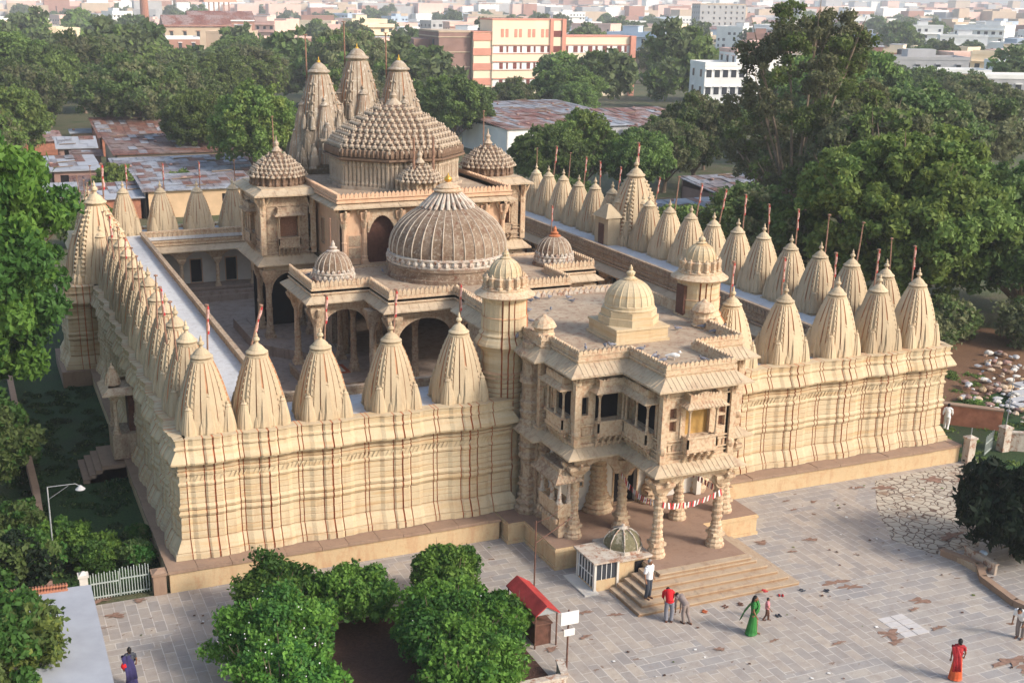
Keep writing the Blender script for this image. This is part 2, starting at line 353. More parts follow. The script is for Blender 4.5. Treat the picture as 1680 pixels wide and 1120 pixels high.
def leafm(name,a,bb,sc=.35,trans=.38,lsc=2.5):
    m,t,b=nt(name); p=pos(t); oi=N(t,'ShaderNodeObjectInfo')
    c=mixc(t,ramp(t,noise(t,sc,3,p),.35,.65),a,bb)
    c=mixc(t,ramp(t,noise(t,lsc,3,p),.3,.75),c,tuple(x*.55 for x in a))
    hv=N(t,'ShaderNodeHueSaturation'); L(t,c,hv.inputs['Color']); mr=N(t,'ShaderNodeMapRange'); L(t,oi.outputs['Random'],mr.inputs[0]); mr.inputs[3].default_value=.75; mr.inputs[4].default_value=1.25; L(t,mr.outputs[0],hv.inputs['Value'])
    mh=N(t,'ShaderNodeMapRange'); L(t,oi.outputs['Random'],mh.inputs[0]); mh.inputs[3].default_value=.485; mh.inputs[4].default_value=.51; L(t,mh.outputs[0],hv.inputs['Hue'])
    L(t,hv.outputs[0],b.inputs['Base Color']); b.inputs['Roughness'].default_value=.65
    tr=N(t,'ShaderNodeBsdfTranslucent'); L(t,hv.outputs[0],tr.inputs[0]); mx=N(t,'ShaderNodeMixShader'); mx.inputs[0].default_value=trans
    out=t.nodes['Material Output']; L(t,b.outputs[0],mx.inputs[1]); L(t,tr.outputs[0],mx.inputs[2]); L(t,mx.outputs[0],out.inputs[0]); return m
M['leaf_bright']=leafm('leaf_bright',(.060,.165,.03),(.095,.22,.045)); M['leaf_bush']=leafm('leaf_bush',(.115,.255,.035),(.20,.36,.065))
M['leaf_mid']=leafm('leaf_mid',(.165,.255,.06),(.24,.34,.085)); M['leaf_dark']=leafm('leaf_dark',(.11,.175,.05),(.16,.225,.065)); M['leaf_olive']=leafm('leaf_olive',(.20,.225,.10),(.28,.285,.145))
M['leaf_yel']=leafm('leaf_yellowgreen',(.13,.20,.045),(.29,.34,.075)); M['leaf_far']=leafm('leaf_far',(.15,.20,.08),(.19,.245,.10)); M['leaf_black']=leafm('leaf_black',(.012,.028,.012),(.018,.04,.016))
M['bark']=stone('bark',(.20,.14,.095),(.28,.21,.15),None,bsc=6,bmp=.6); M['barkpale']=flat('pale_bark',(.27,.20,.14),.9,.2,3)
M['skin']=flat('skin',(.23,.11,.06),.6,.05); M['hair']=flat('hair',(.012,.01,.01),.5); M['shirtw']=flat('white_cotton',(.78,.76,.74),.9,.05); M['shirtr']=flat('red_cotton',(.50,.015,.02),.9,.1)
M['trgrey']=flat('grey_trousers',(.20,.20,.23),.9,.08); M['trdark']=flat('dark_trousers',(.05,.055,.07),.9,.08); M['greens']=flat('green_silk',(.03,.17,.035),.6,.25,3); M['oranges']=flat('orange_silk',(.58,.10,.03),.6,.25,4); M['reds']=flat('red_silk',(.36,.02,.025),.6,.2,4); M['navy']=flat('navy_cloth',(.035,.03,.10),.8,.2,4); M['taupe']=flat('taupe_cloth',(.24,.19,.17),.9,.1); M['pinkc']=flat('pink_cloth',(.55,.22,.24),.9,.1)
M['redtin']=flat('red_painted_tin',(.36,.04,.035),.7,.3,2); M['signw']=flat('sign_white',(.72,.70,.66),.6,.05); M['moss']=stone('mossy_brick',(.14,.13,.075),(.20,.17,.10),None,sc=4,bmp=.5,blotch=(.38,.33,.25),bamt=.8)
M['carpet']=flat('carpet_red',(.40,.10,.04),.9,.3,6); M['carpetw']=flat('carpet_cream',(.62,.50,.36),.9,.2,6)
# ---------------------------------------------------------------- ground
def sheet(name,poly,z,mat,th=None):
    mb=MB()
    if th: mb.prism(poly,z-th,z)
    else: mb.add([(p[0],p[1],z) for p in poly],[tuple(range(len(poly)))])
    return tag(mb.build(name,[mat]),kind='structure')
sheet('ground',rect(-3000,-200,4600,7000),-.02,M['land'])
sheet('lawn',[(-14,45.7),(5.9,45.7),(5.9,96),(-14,96)],-.012,M['lawn'])
sheet('paving',[(2.35,20),(48.3,20),(48.3,45.2),(2.35,45.2)],0,M['paving'])
sheet('crazy_paving',[(41.0,44.6),(38.6,41.6),(36.9,38.6),(37.6,36.7),(40,36.6),(42,38.2),(48.2,41.5),(48.2,44.9)],.006,M['crazy'])
sheet('side_ground',[(48.3,20),(75,20),(75,62),(47.3,62),(47.3,45.2),(48.3,45.2)],-.008,M['lawn'])
sheet('bare_earth',[(50.5,54),(56,53),(66,56),(70,66),(52,72),(47.6,62)],.0,M['dirt'])
def soil():
    mb=MB(); mb.add([(p[0],p[1],.05) for p in [(7.2,33.2),(17.3,33.2),(17.3,40.6),(7.2,39.9)]],[(0,1,2,3)])
    return tag(mb.build('soil_bed',[M['soil']]),kind='structure')
soil()
# ---------------------------------------------------------------- enclosure walls
WPROF=[(1.0,.46,0),(1.24,.44,0),(1.27,.34,2),(1.30,.38,0),(1.52,.28,0),(1.74,.16,0),(1.77,.08,2),(1.82,.13,0),(2.08,.12,0),(2.10,.09,2),(2.13,.12,0),(2.40,.10,0),(2.42,.07,2),(2.45,.10,0),(2.70,.09,0),
(2.73,.04,2),(2.78,.12,0),(2.90,.18,0),(3.0,.14,0),(3.03,.09,2),(3.08,.14,0),(3.20,.18,0),(3.30,.10,0),(3.33,.06,2),(3.36,.1,0),(3.55,.09,0),(3.57,.06,2),(3.60,.09,0),(3.80,.08,0),(3.82,.05,2),(3.85,.08,0),(4.05,.08,0),(4.08,.04,2),(4.13,.12,0),(4.22,.14,0),(4.30,.06,0),
(4.56,.06,0),(4.60,.13,0),(4.70,.15,0),(4.74,.06,2),(4.80,.12,0),(4.88,.14,0),(4.91,.05,2),(4.95,.10,0),(5.07,.08,2),(5.11,.10,2),(5.13,.40,0),(5.21,.42,0),(5.36,.34,0),(5.55,.22,0),(5.70,.13,0),(5.73,.22,0),(5.80,.22,0),(5.86,.13,0),(6.10,.15,0),(6.14,.20,0),(6.18,.20,0),(6.18,-.42,0),(5.9,-.42,0)]
def wall_run(mb,p,q,centres,prof=WPROF,zoff=0):
    Mx,Ln=edgeM(p,q); pts=[]  # (x, offset, groove?)
    cs=sorted(centres)
    def groove(x,o,w=.022,d=.05): return [(x-w,o,1),(x-w+.004,o-d,1),(x+w-.004,o-d,1),(x+w,o,0)]
    for i,c in enumerate(cs):
        if i==0: pts+=[(0,.0,0)]+ (groove(c-1.12,.04) if c>1.3 else [])
        pts+=[(c-.98,.02,0),(c-.80,.10,0)]+groove(c-.40,.11)+[(c-.30,.17,0)]+groove(c,.18,.036,.07)+[(c+.30,.17,0)]+groove(c+.40,.11)+[(c+.80,.10,0),(c+.98,.02,0)]
        if i<len(cs)-1:
            m=(c+cs[i+1])/2; pts+=groove(m-.09,.0)+groove(m+.09,.0)
        else:
            if Ln-c>1.3: pts+=groove(c+1.12,.04)
            pts+=[(Ln,.0,0)]
    pts=[a for a in pts if -1e-6<=a[0]<=Ln+1e-6]
    n=len(prof);vs=[];fs=[];ms=[]
    for (x,o,g) in pts:
        for (z,po,k) in prof: 
            ee=0
            if x<1e-6: ee=-(po)   # corner mitre
            if x>Ln-1e-6: ee=po
            vs.append((x+ee,-(o+po),z+zoff))
    for i in range(len(pts)-1):
        g=pts[i][2]
        for j in range(n-1):
            fs.append((i*n+j,(i+1)*n+j,(i+1)*n+j+1,i*n+j+1)); ms.append(1 if g else prof[j][2])
    t=MB().add(vs,fs,ms)
    # slanted rope ornament
    r=MB(); x=.15
    while x<Ln-.2:
        d=min((abs(x-c) for c in cs),default=9); o=.16 if d<.36 else .10 if d<.85 else .02
        if d>.45 or d<.3:
            y=-(o+.065); r.add([(x,y-.035,4.33),(x+.05,y-.035,4.33),(x+.17,y-.035,4.54),(x+.12,y-.035,4.54),(x,y,4.31),(x+.06,y,4.31),(x+.19,y,4.56),(x+.12,y,4.56)],[(0,1,2,3),(0,4,5,1),(3,2,6,7),(0,3,7,4),(1,5,6,2)],0)
        x+=.2
    mb.merge(t,Mx); mb.merge(r,Mx)
XL,XR,YF,YB=6.62,46.3,46.35,95.0
FX_L=[7.96,10.24,12.96,16.1,19.26]; FX_R=[33.54,36.63,39.78,42.4,44.9]
RY=[50.05+2.745*i for i in range(16)]            # side rows
enc=E('temple_cloister','walled sandstone cloister with rows of small tapering spires around the temple court','temple cloister',(26.4,70,0))
w=MB(); wall_run(w,(XL,YF),(21.2,YF),[x-XL for x in FX_L]); w.build('outer_wall',[M['wall'],M['joint'],M['line']],enc)
w=MB(); wall_run(w,(31.6,YF),(XR,YF),[x-31.6 for x in FX_R]); w.build('outer_wall',[M['wall'],M['joint'],M['line']],enc)
side=sorted([YB-y for y in RY if abs(y-77.9)>2.2]+[YB-47.6])
w=MB(); wall_run(w,(XL,YB),(XL,YF),side); w.build('outer_wall',[M['wall'],M['joint'],M['line']],enc)
w=MB(); wall_run(w,(XR,YF),(XR,YB),sorted([y-YF for y in RY]+[47.6-YF])); w.build('outer_wall',[M['wall'],M['joint'],M['line']],enc)
w=MB(); wall_run(w,(XR,YB),(XL,YB),[1.3+3*i for i in range(13)]); w.build('outer_wall',[M['wall'],M['joint'],M['line']],enc)
# plinth: stretches left and right of the gatehouse
for poly in ([(5.75,45.15),(20.35,45.15),(20.35,46.99),(5.75,46.99)],[(32.3,45.15),(46.95,45.15),(46.95,46.99),(32.3,46.99)],[(5.75,47),(7,47),(7,95.6),(5.75,95.6)],[(46,47),(46.95,47),(46.95,95.6),(46,95.6)]):
    MB().prism(poly,-.02,.86,0).build('plinth',[M['plinth']],enc)
R=random.Random(3)
def slabs(x0,y0,x1,y1,ax,s=1.35):
    pl=MB()
    a=(x0 if ax==0 else y0); e=(x1 if ax==0 else y1)
    while a<e-.05:
        b=min(e,a+s*(.8+.4*R.random())); dz=R.uniform(-.012,.012)
        if ax==0: pl.box(a+.008,y0-R.uniform(0,.03),.86,b-.008,y1,.985+dz)
        else: pl.box(x0-R.uniform(0,.03),a+.008,.86,x1+R.uniform(0,.03),b-.008,.985+dz)
        a=b
    pl.build('plinth_coping',[M['ledge']],enc)
slabs(5.68,45.08,20.4,46.6,0); slabs(32.25,45.08,47.02,46.6,0); slabs(5.68,46.6,7.0,95.6,1); slabs(46,46.6,47.02,95.6,1)
# terrace slabs (whitewashed)
for q in ((6.75,46.45,20.6,50.15),(32.2,46.45,46.2,50.15),(6.75,50.15,11.35,95),(41.65,50.15,46.2,95),(11.35,91.2,41.65,95)):
    MB().box(q[0],q[1],5.75,q[2],q[3],6.0).build('terrace',[M['terrace']],enc)
# inner face towards the court: parapet mouldings, merlons, eave, arcade
inner=[(11.5,50.0),(11.5,91.3),(41.5,91.3),(41.5,50.0)]   # clockwise => outward offset points into the court
def strip(mb,p,q,d0,d1,z0,z1,m=0):
    Mx,Ln=edgeM(p,q); b=MB().box(0,-d1,z0,Ln,-d0,z1,m); mb.merge(b,Mx)
sides=[((11.5,91.3),(11.5,50.0)),((41.5,91.3),(11.5,91.3)),((41.5,50.0),(41.5,91.3)),((11.5,50.0),(21.0,50.0)),((31.8,50.0),(41.5,50.0))]
# direction chosen so that local -y looks into the court
sides=[((11.5,50.0),(11.5,91.3)),((11.5,91.3),(41.5,91.3)),((41.5,91.3),(41.5,50.0)),((21.0,50.0),(11.5,50.0)),((41.5,50.0),(31.8,50.0))]
for si,(p,q) in enumerate(sides):
    pa=MB(); strip(pa,p,q,-.15,.0,5.1,6.28,0); strip(pa,p,q,-.2,.06,6.28,6.42,0); strip(pa,p,q,0,.09,5.55,5.68,0); strip(pa,p,q,0,.05,5.82,5.9,0); strip(pa,p,q,0,.14,5.3,5.42,0)
    Mx,Ln=edgeM(p,q); k=int(Ln/.36); g=MB()
    for i in range(k):
        x=Ln*(i+.08)/k; x2=Ln*(i+.92)/k; xm=(x+x2)/2
        g.add([(x,-.06,6.0),(x2,-.06,6.0),(x2,-.06,6.18),(xm,-.06,6.3),(x,-.06,6.18),(x,-.10,6.0),(x2,-.10,6.0),(x2,-.10,6.18),(xm,-.10,6.3),(x,-.10,6.18)],[(5,6,7,8,9)]+[(a,(a+1)%5,5+(a+1)%5,5+a) for a in range(5)],0)
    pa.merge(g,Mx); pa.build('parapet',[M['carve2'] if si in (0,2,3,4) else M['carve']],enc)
    ev=MB(); 
    b=MB().add([(0,0,5.28),(Ln,0,5.28),(Ln,-.75,4.92),(0,-.75,4.92),(0,0,5.15),(Ln,0,5.15),(Ln,-.75,4.84),(0,-.75,4.84)],[(0,3,2,1),(4,5,6,7),(3,7,6,2),(0,4,7,3),(1,2,6,5)],0)
    for i in range(int(Ln/.6)): 
        x=.6*i; b.add([(x,0,5.31),(x+.03,0,5.31),(x+.03,-.76,4.95),(x,-.76,4.95)],[(0,3,2,1)],0)
    ev.merge(b,Mx); ev.build('eave',[M['eave']],enc)
    a2=MB(); bays=max(1,round(Ln/2.75)); bw=Ln/bays
    for i in range(bays):
        c=MB(); arch(c,bw,3.75,4.75,5.15,.2,5); a2.merge(c,Mx@Matrix.Translation((bw*i,.02,0)))
    a2.build('arcade_arches',[M['carve']],enc)
    for i in range(bays+1):
        x=min(max(bw*i,.2),Ln-.2); P=Mx@Vector((x,.12,0)); c=MB(); column(c,P.x,P.y,1.9,4.2,.15,0,.34); c.build('column',[M['carve']],enc)
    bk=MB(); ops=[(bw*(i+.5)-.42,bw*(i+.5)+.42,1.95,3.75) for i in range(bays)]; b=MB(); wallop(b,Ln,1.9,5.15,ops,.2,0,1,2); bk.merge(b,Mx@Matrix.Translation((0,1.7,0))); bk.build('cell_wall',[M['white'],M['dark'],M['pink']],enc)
    fl=MB(); strip(fl,p,q,-4.3 if si in (0,2) else -3.3,.1,1.75,1.9,0); strip(fl,p,q,-.6,.45,1.35,1.6,0); strip(fl,p,q,-.6,.8,.9,1.35,0); strip(fl,p,q,-.2,.02,1.5,1.75,0); fl.build('gallery_steps',[M['court']],enc)
tag(MB().box(11.4,50,.3,41.6,91.4,.9).build('court_floor',[M['court']]),kind='structure')
# ---------------------------------------------------------------- small spires
def section(a=1.0):
    "stepped plan of a spire, half width 1; returns [(x,y,groove)] counter clockwise"
    s=[(-.70,-.84,0),(-.60,-.85,1),(-.595,-.81,1),(-.57,-.81,1),(-.565,-.90,0),(-.33,-.92,1),(-.325,-.875,1),(-.30,-.875,1),(-.295,-.97,0),(-.05,-1,1),(-.045,-.95,1),(.045,-.95,1),(.05,-1,0),(.295,-.97,1),(.30,-.875,1),(.325,-.875,1),(.33,-.92,0),(.565,-.90,1),(.57,-.81,1),(.595,-.81,1),(.60,-.85,0),(.70,-.84,0),(.72,-.72,0)]
    out=[]
    for k in range(4):
        c,sn=[(1,0),(0,1),(-1,0),(0,-1)][k]
        for x,y,g in s: out.append((x*c-y*sn,x*sn+y*c,g))
    return out
SEC=section()
SECS=[(x,y,0) for x,y in [(-.6,-.8),(-.3,-.82),(-.28,-1),(.28,-1),(.3,-.82),(.6,-.8),(.75,-.7)]]
SECS=[(x*c-y*s,x*s+y*c,0) for c,s in ((1,0),(0,1),(-1,0),(0,-1)) for x,y,_ in SECS]
def curv(mb,cx,cy,z0,w,h,top=.36,sec=SEC,lv=11,pw=2.15,m=0,mg=1):
    n=len(sec);vs=[];fs=[];ms=[]
    for i in range(lv+1):
        t=i/lv; r=w*(top+(1-top)*(1-t**pw)) 
        for x,y,g in sec: vs.append((cx+x*r,cy+y*r,z0+h*t))
    for i in range(lv):
        for k in range(n):
            fs.append((i*n+k,i*n+(k+1)%n,(i+1)*n+(k+1)%n,(i+1)*n+k)); ms.append(mg if sec[k][2] else m)
    fs.append(tuple(lv*n+k for k in range(n))); ms.append(m)
    mb.add(vs,fs,ms)
def cap(mb,cx,cy,z,r,m=0,fin=True,n=16):
    "ribbed disc, bell and pot finial; r = half width of spire top"
    pr=[(r*.85,z),(r*.85,z+r*.12),(r*1.08,z+r*.18),(r*1.14,z+r*.28),(r*1.02,z+r*.40),(r*.82,z+r*.52),(r*.80,z+r*.60),(r*.60,z+r*.85),(r*.42,z+r*1.0),(r*.22,z+r*1.12)]
    if fin: pr+=[(r*.16,z+r*1.3),(r*.34,z+r*1.5),(r*.3,z+r*1.7),(r*.12,z+r*1.85),(r*.16,z+r*1.95),(r*.03,z+r*2.4)]
    mb.lathe(cx,cy,pr,n,m)
def mini(mb,cx,cy,z,w,h,m=0,mg=1): 
    curv(mb,cx,cy,z,w,h*.8,.34,SECS,5,1.6,m,m); cap(mb,cx,cy,z+h*.8,w*.36,m,True,8)
def petals(mb,cx,cy,z,w,n,hh,m=0,r=.14):
    for s in range(4):
        c,sn=[(1,0),(0,1),(-1,0),(0,-1)][s]
        for k in range(n):
            u=(k+.5)/n*2-1; x=u*w*.86; y=-w*(1.02 if abs(u)<.35 else .93 if abs(u)<.62 else .86)
            X,Y=cx+x*c-y*sn,cy+x*sn+y*c
            mb.lathe(X,Y,[(r*.9,z),(r,z+hh*.3),(r*1.05,z+hh*.5),(r*.7,z+hh*.8),(r*.1,z+hh)],6,m,0,False)
def small_spire(w=1.12,h=3.05):
    b=MB(); b.frus(0,0,-.2,.08,w*1.0,w*1.0,w*.98,w*.98); curv(b,0,0,.05,w,h,.38,pw=2.05)
    for s in range(4):
        c,sn=[(1,0),(0,1),(-1,0),(0,-1)][s]
        X,Y=(0.0)*c-(-w*.66)*sn,0*sn+(-w*.66)*c
        mini(b,X,Y,.25,w*.43,h*.60)
        for q in (-1,1):
            x,y=q*w*.70,-w*.74; mini(b,x*c-y*sn,x*sn+y*c,.15,w*.27,h*.44)
            x,y=q*w*.52,-w*.62; mini(b,x*c-y*sn,x*sn+y*c,h*.30,w*.19,h*.32)
    petals(b,0,0,-.12,w*.98,8,.8,0,.10)
    # arched niche band and string course under the disc
    b.lathe(0,0,[(w*.37,h-.06),(w*.43,h-.02),(w*.43,h+.06),(w*.36,h+.08)],12,0)
    for s in range(4):
        c,sn=[(1,0),(0,1),(-1,0),(0,-1)][s]
        for k in range(11):
            t=.1+.86*k/11; r=w*(.38+.62*(1-t**2.05))
            for q in (-1,1): x,y=q*.62*r,-.87*r; b.ball((x*c-y*sn,x*sn+y*c,.05+h*t),(.04,.04,.055),5,0,3)
    c=MB(); cap(c,0,0,h+.05,w*.37)
    return b,c
sb,sc_=small_spire()
sp_me=None
def spire_at(x,y,z=5.97,parent=enc,s=1.0,first=[None]):
    if first[0] is None:
        o=sb.build('spire',[M['spire'],M['sjoint']],None); f=sc_.build('finial',[M['spire']],o,world=False)
        o.parent=parent; o.location=Vector((x,y,z))-Vector(parent['_o']); first[0]=(o,[(f,[])]); o.scale=(s,s,s); return o
    q=rnd.uniform(.965,1.035); return dup(first[0],parent,Vector((x,y,z))-Vector(parent['_o']),rnd.randrange(4)*PI/2+rnd.uniform(-.03,.03),(s,s,s*q))
fp=MB().tube([(0,0,0),(.01,.0,1.3),(0,.01,2.45)],[.045,.04,.03],6); fp.lathe(0,0,[(.09,2.45),(.10,2.5),(.03,2.53)],8)
flg=MB(); 
for i in range(9):
    a=i*1.1; flg.tube([(.05+.02*math.sin(a),.02*math.cos(a),2.42-.13*i),(.05+.02*math.sin(a+1.1),.02*math.cos(a+1.1),2.42-.13*(i+1))],[.04,.045],5,(0 if i%4 else 1))
_fp=[None]
def flagpole(x,y,z,flag=True,parent=enc,s=1.0,tilt=(0,0)):
    L0=Vector((x,y,z))-Vector(parent['_o'])
    if _fp[0] is None:
        p=fp.build('flagpole',[M['pole']],None); f=flg.build('flag',[M['flag_p'],M['flag_r']],p,world=False); _fp[0]=(p,[(f,[])])
        p['_t']=1; base=p
    if _fp[0][0].get('_used') is None:
        o=_fp[0][0]; o['_used']=1; o.parent=parent; o.location=L0; o.scale=(s,s,s); o.rotation_euler=(tilt[0],tilt[1],0); return o
    c=_fp[0][0].copy(); col.objects.link(c); c.parent=parent; c.location=L0; c.scale=(s,s,s); c.rotation_euler=(tilt[0],tilt[1],0)
    if flag:
        d=_fp[0][1][0][0].copy(); col.objects.link(d); d.parent=c
    return c
R=random.Random(5)
for i,x in enumerate(FX_L+FX_R):
    spire_at(x,47.5); 
    if i==1: flagpole(x-.25,48.3,8.5,True,tilt=(0,.28))
    else: flagpole(x+.38,48.35,8.6,i!=0,tilt=(R.uniform(-.03,.03),R.uniform(-.03,.06)))
for y in RY:
    if abs(y-77.9)<2.1: continue
    if y<92:
        spire_at(7.8,y); flagpole(7.25,y-.75,8.55,R.random()<.25,s=R.uniform(.9,1.05),tilt=(R.uniform(-.05,.05),R.uniform(-.08,.05)))
        spire_at(45.0,y); flagpole(45.7,y+.5,8.8,R.random()<.6,s=R.uniform(.9,1.1),tilt=(R.uniform(-.08,.08),R.uniform(-.10,.12)))
for x in [8.0]+[10.55+2.75*i for i in range(12)]+[44.9]:
    spire_at(x,93.4,s=.96); flagpole(x+.4,94.2,8.6,R.random()<.4)
# tall side shrines in the middle of the long sides
def big_spire(sx):
    cx=7.1 if sx<0 else 45.6; cy=77.9; T=MB(); 
    b=MB(); curv(b,cx,cy,6.0,2.0,4.75,.30,lv=16,pw=1.9)
    for s in range(4):
        c,sn=[(1,0),(0,1),(-1,0),(0,-1)][s]
        def P(x,y): return cx+x*c-y*sn,cy+x*sn+y*c
        X,Y=P(0,-1.25); curv(b,X,Y,6.0,.95,2.9,.34); cap(b,X,Y,8.9,.33)
        for q in (-1,1):
            X,Y=P(q*1.2,-1.25); mini(b,X,Y,6.0,.55,2.1)
            X,Y=P(q*1.05,-1.05); mini(b,X,Y,7.6,.4,1.7)
            for k in range(17):  # laddered ribs
                t=k/17; r=2.0*(.30+.70*(1-t**1.9)); X,Y=P(q*.62*r,-.84*r); b.ball((X,Y,6.15+4.6*t),(.14,.14,.10),6,0,4)
    petals(b,cx,cy,5.9,2.0,8,.9,0,.2); cap(b,cx,cy,10.75,.62)
    o=b.build('shrine_tower',[M['spire'],M['sjoint']],enc)
    if sx<0:
        w=MB(); q=[(XL,80.0),(4.75,80.0),(4.75,75.8),(XL,75.8)]
        for a,bb in zip(q[:-1],q[1:]): wall_run(w,a,bb,[math.hypot(bb[0]-a[0],bb[1]-a[1])/2])
        w.box(4.6,75.7,5.9,XL+.3,80.1,6.15); w.build('shrine_base',[M['wall'],M['joint'],M['line']],enc)
        MB().prism([(4.0,75.0),(5.9,75.0),(5.9,80.8),(4.0,80.8)],-.02,.98).build('plinth_projection',[M['ledge']],enc)
    else:
        d=MB(); d.box(42.9,76.9,5.95,43.9,78.9,8.0); d.box(42.86,77.5,6.0,42.93,78.3,7.5,1); d.frus(43.4,77.9,8.0,8.9,.75,1.1,.1,.2); d.build('shrine_porch',[M['spire'],M['wood']],enc)
    flagpole(cx+.6,cy+.9,9.9,True,s=1.3)
big_spire(-1); big_spire(1)
# side porch niche on the left wall
po=E('side_porch','small pillared stone niche with a cornice projecting from the shaded side wall','porch',(5.6,59.5,1))
b=MB(); b.box(5.2,58.6,1,6.5,60.4,2.3); b.build('base',[M['carve2']],po)
for y in (58.8,60.2): c=MB(); column(c,5.45,y,2.3,4.4,.12,0,.22); c.build('column',[M['carve']],po)
b=MB(); b.box(6.1,59.0,2.3,6.5,60.0,4.4); b.build('door',[M['wood']],po)
b=MB(); b.box(5.1,58.5,4.4,6.5,60.5,4.55); eave(b,[(5.2,58.6),(6.5,58.6),(6.5,60.4),(5.2,60.4)],.35,4.75,4.5); mini(b,5.5,59.5,4.7,.4,1.0); b.build('roof',[M['carve']],po)
st=E('side_steps','short flight of weathered steps below the side niche on the lawn','steps',(5.0,60,0))
for i in range(4):
    MB().box(3.6+.32*i,58.4,0,5.7,61.4,.22*(i+1)-.02*i).build('step',[M['ledge']],st)
# ---------------------------------------------------------------- gatehouse
GX=26.4
gate=E('gatehouse','two-storey carved sandstone gatehouse with balconies, slatted eaves and pale dome over the steps','gatehouse',(GX,45,0))
OUT=[(21.95,53.2),(21.95,44.7),(22.4,44.7),(22.4,42.1),(24.78,42.1),(24.78,39.15),(28.02,39.15),(28.02,42.1),(30.4,42.1),(30.4,44.7),(30.85,44.7),(30.85,53.2)]
BASE=[(20.5,52),(20.5,44.5),(21.3,44.5),(21.3,41.4),(24.2,41.4),(24.2,38.1),(28.6,38.1),(28.6,41.4),(31.5,41.4),(31.5,44.5),(32.3,44.5),(32.3,52)]
b=MB(); b.prism(BASE,-.02,.98,0,1); ring(b,BASE,-.3,.05,.80,.92,0); ring(b,BASE,-.3,.06,.0,.14,0)
b.build('platform',[M['plinth'],M['red_floor']],gate)
# stairs: three sided pyramid of six steps, slabs with light joints
R=random.Random(11)
for i in range(6):
    k=5-i; z0=.163*i; z1=.163*(i+1); x0=24.2-.33*k-.02; x1=28.6+.32*k; y0=38.1-.32*k; b=MB()
    if i==5: y0=37.8; x0=24.2;x1=28.65
    def row(xa,xb,ya,yb):
        a=xa
        while a<xb-.05:
            c=min(xb,a+R.uniform(1.0,1.9)); 
            if xb-c<.4: c=xb
            b.box(a+.012,ya-.035-R.uniform(0,.015),z1-.06,c-.012,yb,z1-R.uniform(0,.008)); b.box(a,ya,z0,c,yb,z1-.055,1); b.box(c-.012,ya-.03,z1-.06,c+.012,yb,z1-.012,2); a=c
    row(x0,x1,y0,38.3)
    if i<5:
        b.box(x0,38.3,z0,24.25,38.85,z1-.005); b.box(28.5,38.3,z0,x1,41.0,z1-.005)
    b.build('step',[M['step'],M['riser'],M['limew']],gate)
# ground storey columns and walls
colp=[(24.95,39.35),(27.85,39.35),(27.85,42.35),(24.95,42.35),(22.55,42.3),(30.25,42.3),(24.95,44.55),(27.85,44.55)]
for i,(x,y) in enumerate(colp):
    b=MB(); r=.20 if i<6 else .36; b.lathe(x,y,[(r*2.0,.98),(r*2.05,1.08),(r*1.75,1.16),(r*1.85,1.24),(r*1.5,1.36),(r*1.6,1.48),(r*1.3,1.6)],12); column(b,x,y,1.5,4.35,r,0,.46,12,6,i); b.build('column',[M['carve']],gate)
    if i<6:
        s=MB()
        for dx,dy in ((.62,0),(-.62,0),(0,-.62),(0,.62)): strut(s,x,y,3.6,4.5,dx,dy,0,.075)
        s.build('bracket',[M['carve']],gate)
b=MB()
for p,q in ((OUT[3],OUT[4]),(OUT[5],OUT[6]),(OUT[7],OUT[8]),(OUT[4],OUT[5]),(OUT[6],OUT[7])):
    Mx,Ln=edgeM(p,q); c=MB(); arch(c,Ln,3.7,4.45,4.75,.22,6,foot=.35); b.merge(c,Mx)
b.build('arch',[M['carve']],gate)
b=MB(); wl=MB(); wallop(wl,7.4,1,4.75,[(3.15,4.35,1.0,3.3),(.9,1.5,2.2,3.2),(6.0,6.6,2.2,3.2)],.3,0,1,2); b.merge(wl,Matrix.Translation((22.7,44.7,0)))
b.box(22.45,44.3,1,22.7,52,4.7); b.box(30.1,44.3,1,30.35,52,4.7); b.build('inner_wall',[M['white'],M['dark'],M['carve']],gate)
b=MB(); ring(b,OUT,-.45,.02,4.55,5.32,0); b.prism(offset(OUT,-.1),4.74,4.9,1); ring(b,OUT,0,.1,5.18,5.30,0); ring(b,OUT,0,.06,5.0,5.08,0); b.build('lower_beam',[M['carve'],M['dark']],gate)
b=MB(); eave(b,OUT,.58,5.22,4.86,.07,0,.22,1); b.build('lower_eave',[M['eave'],M['eave']],gate)
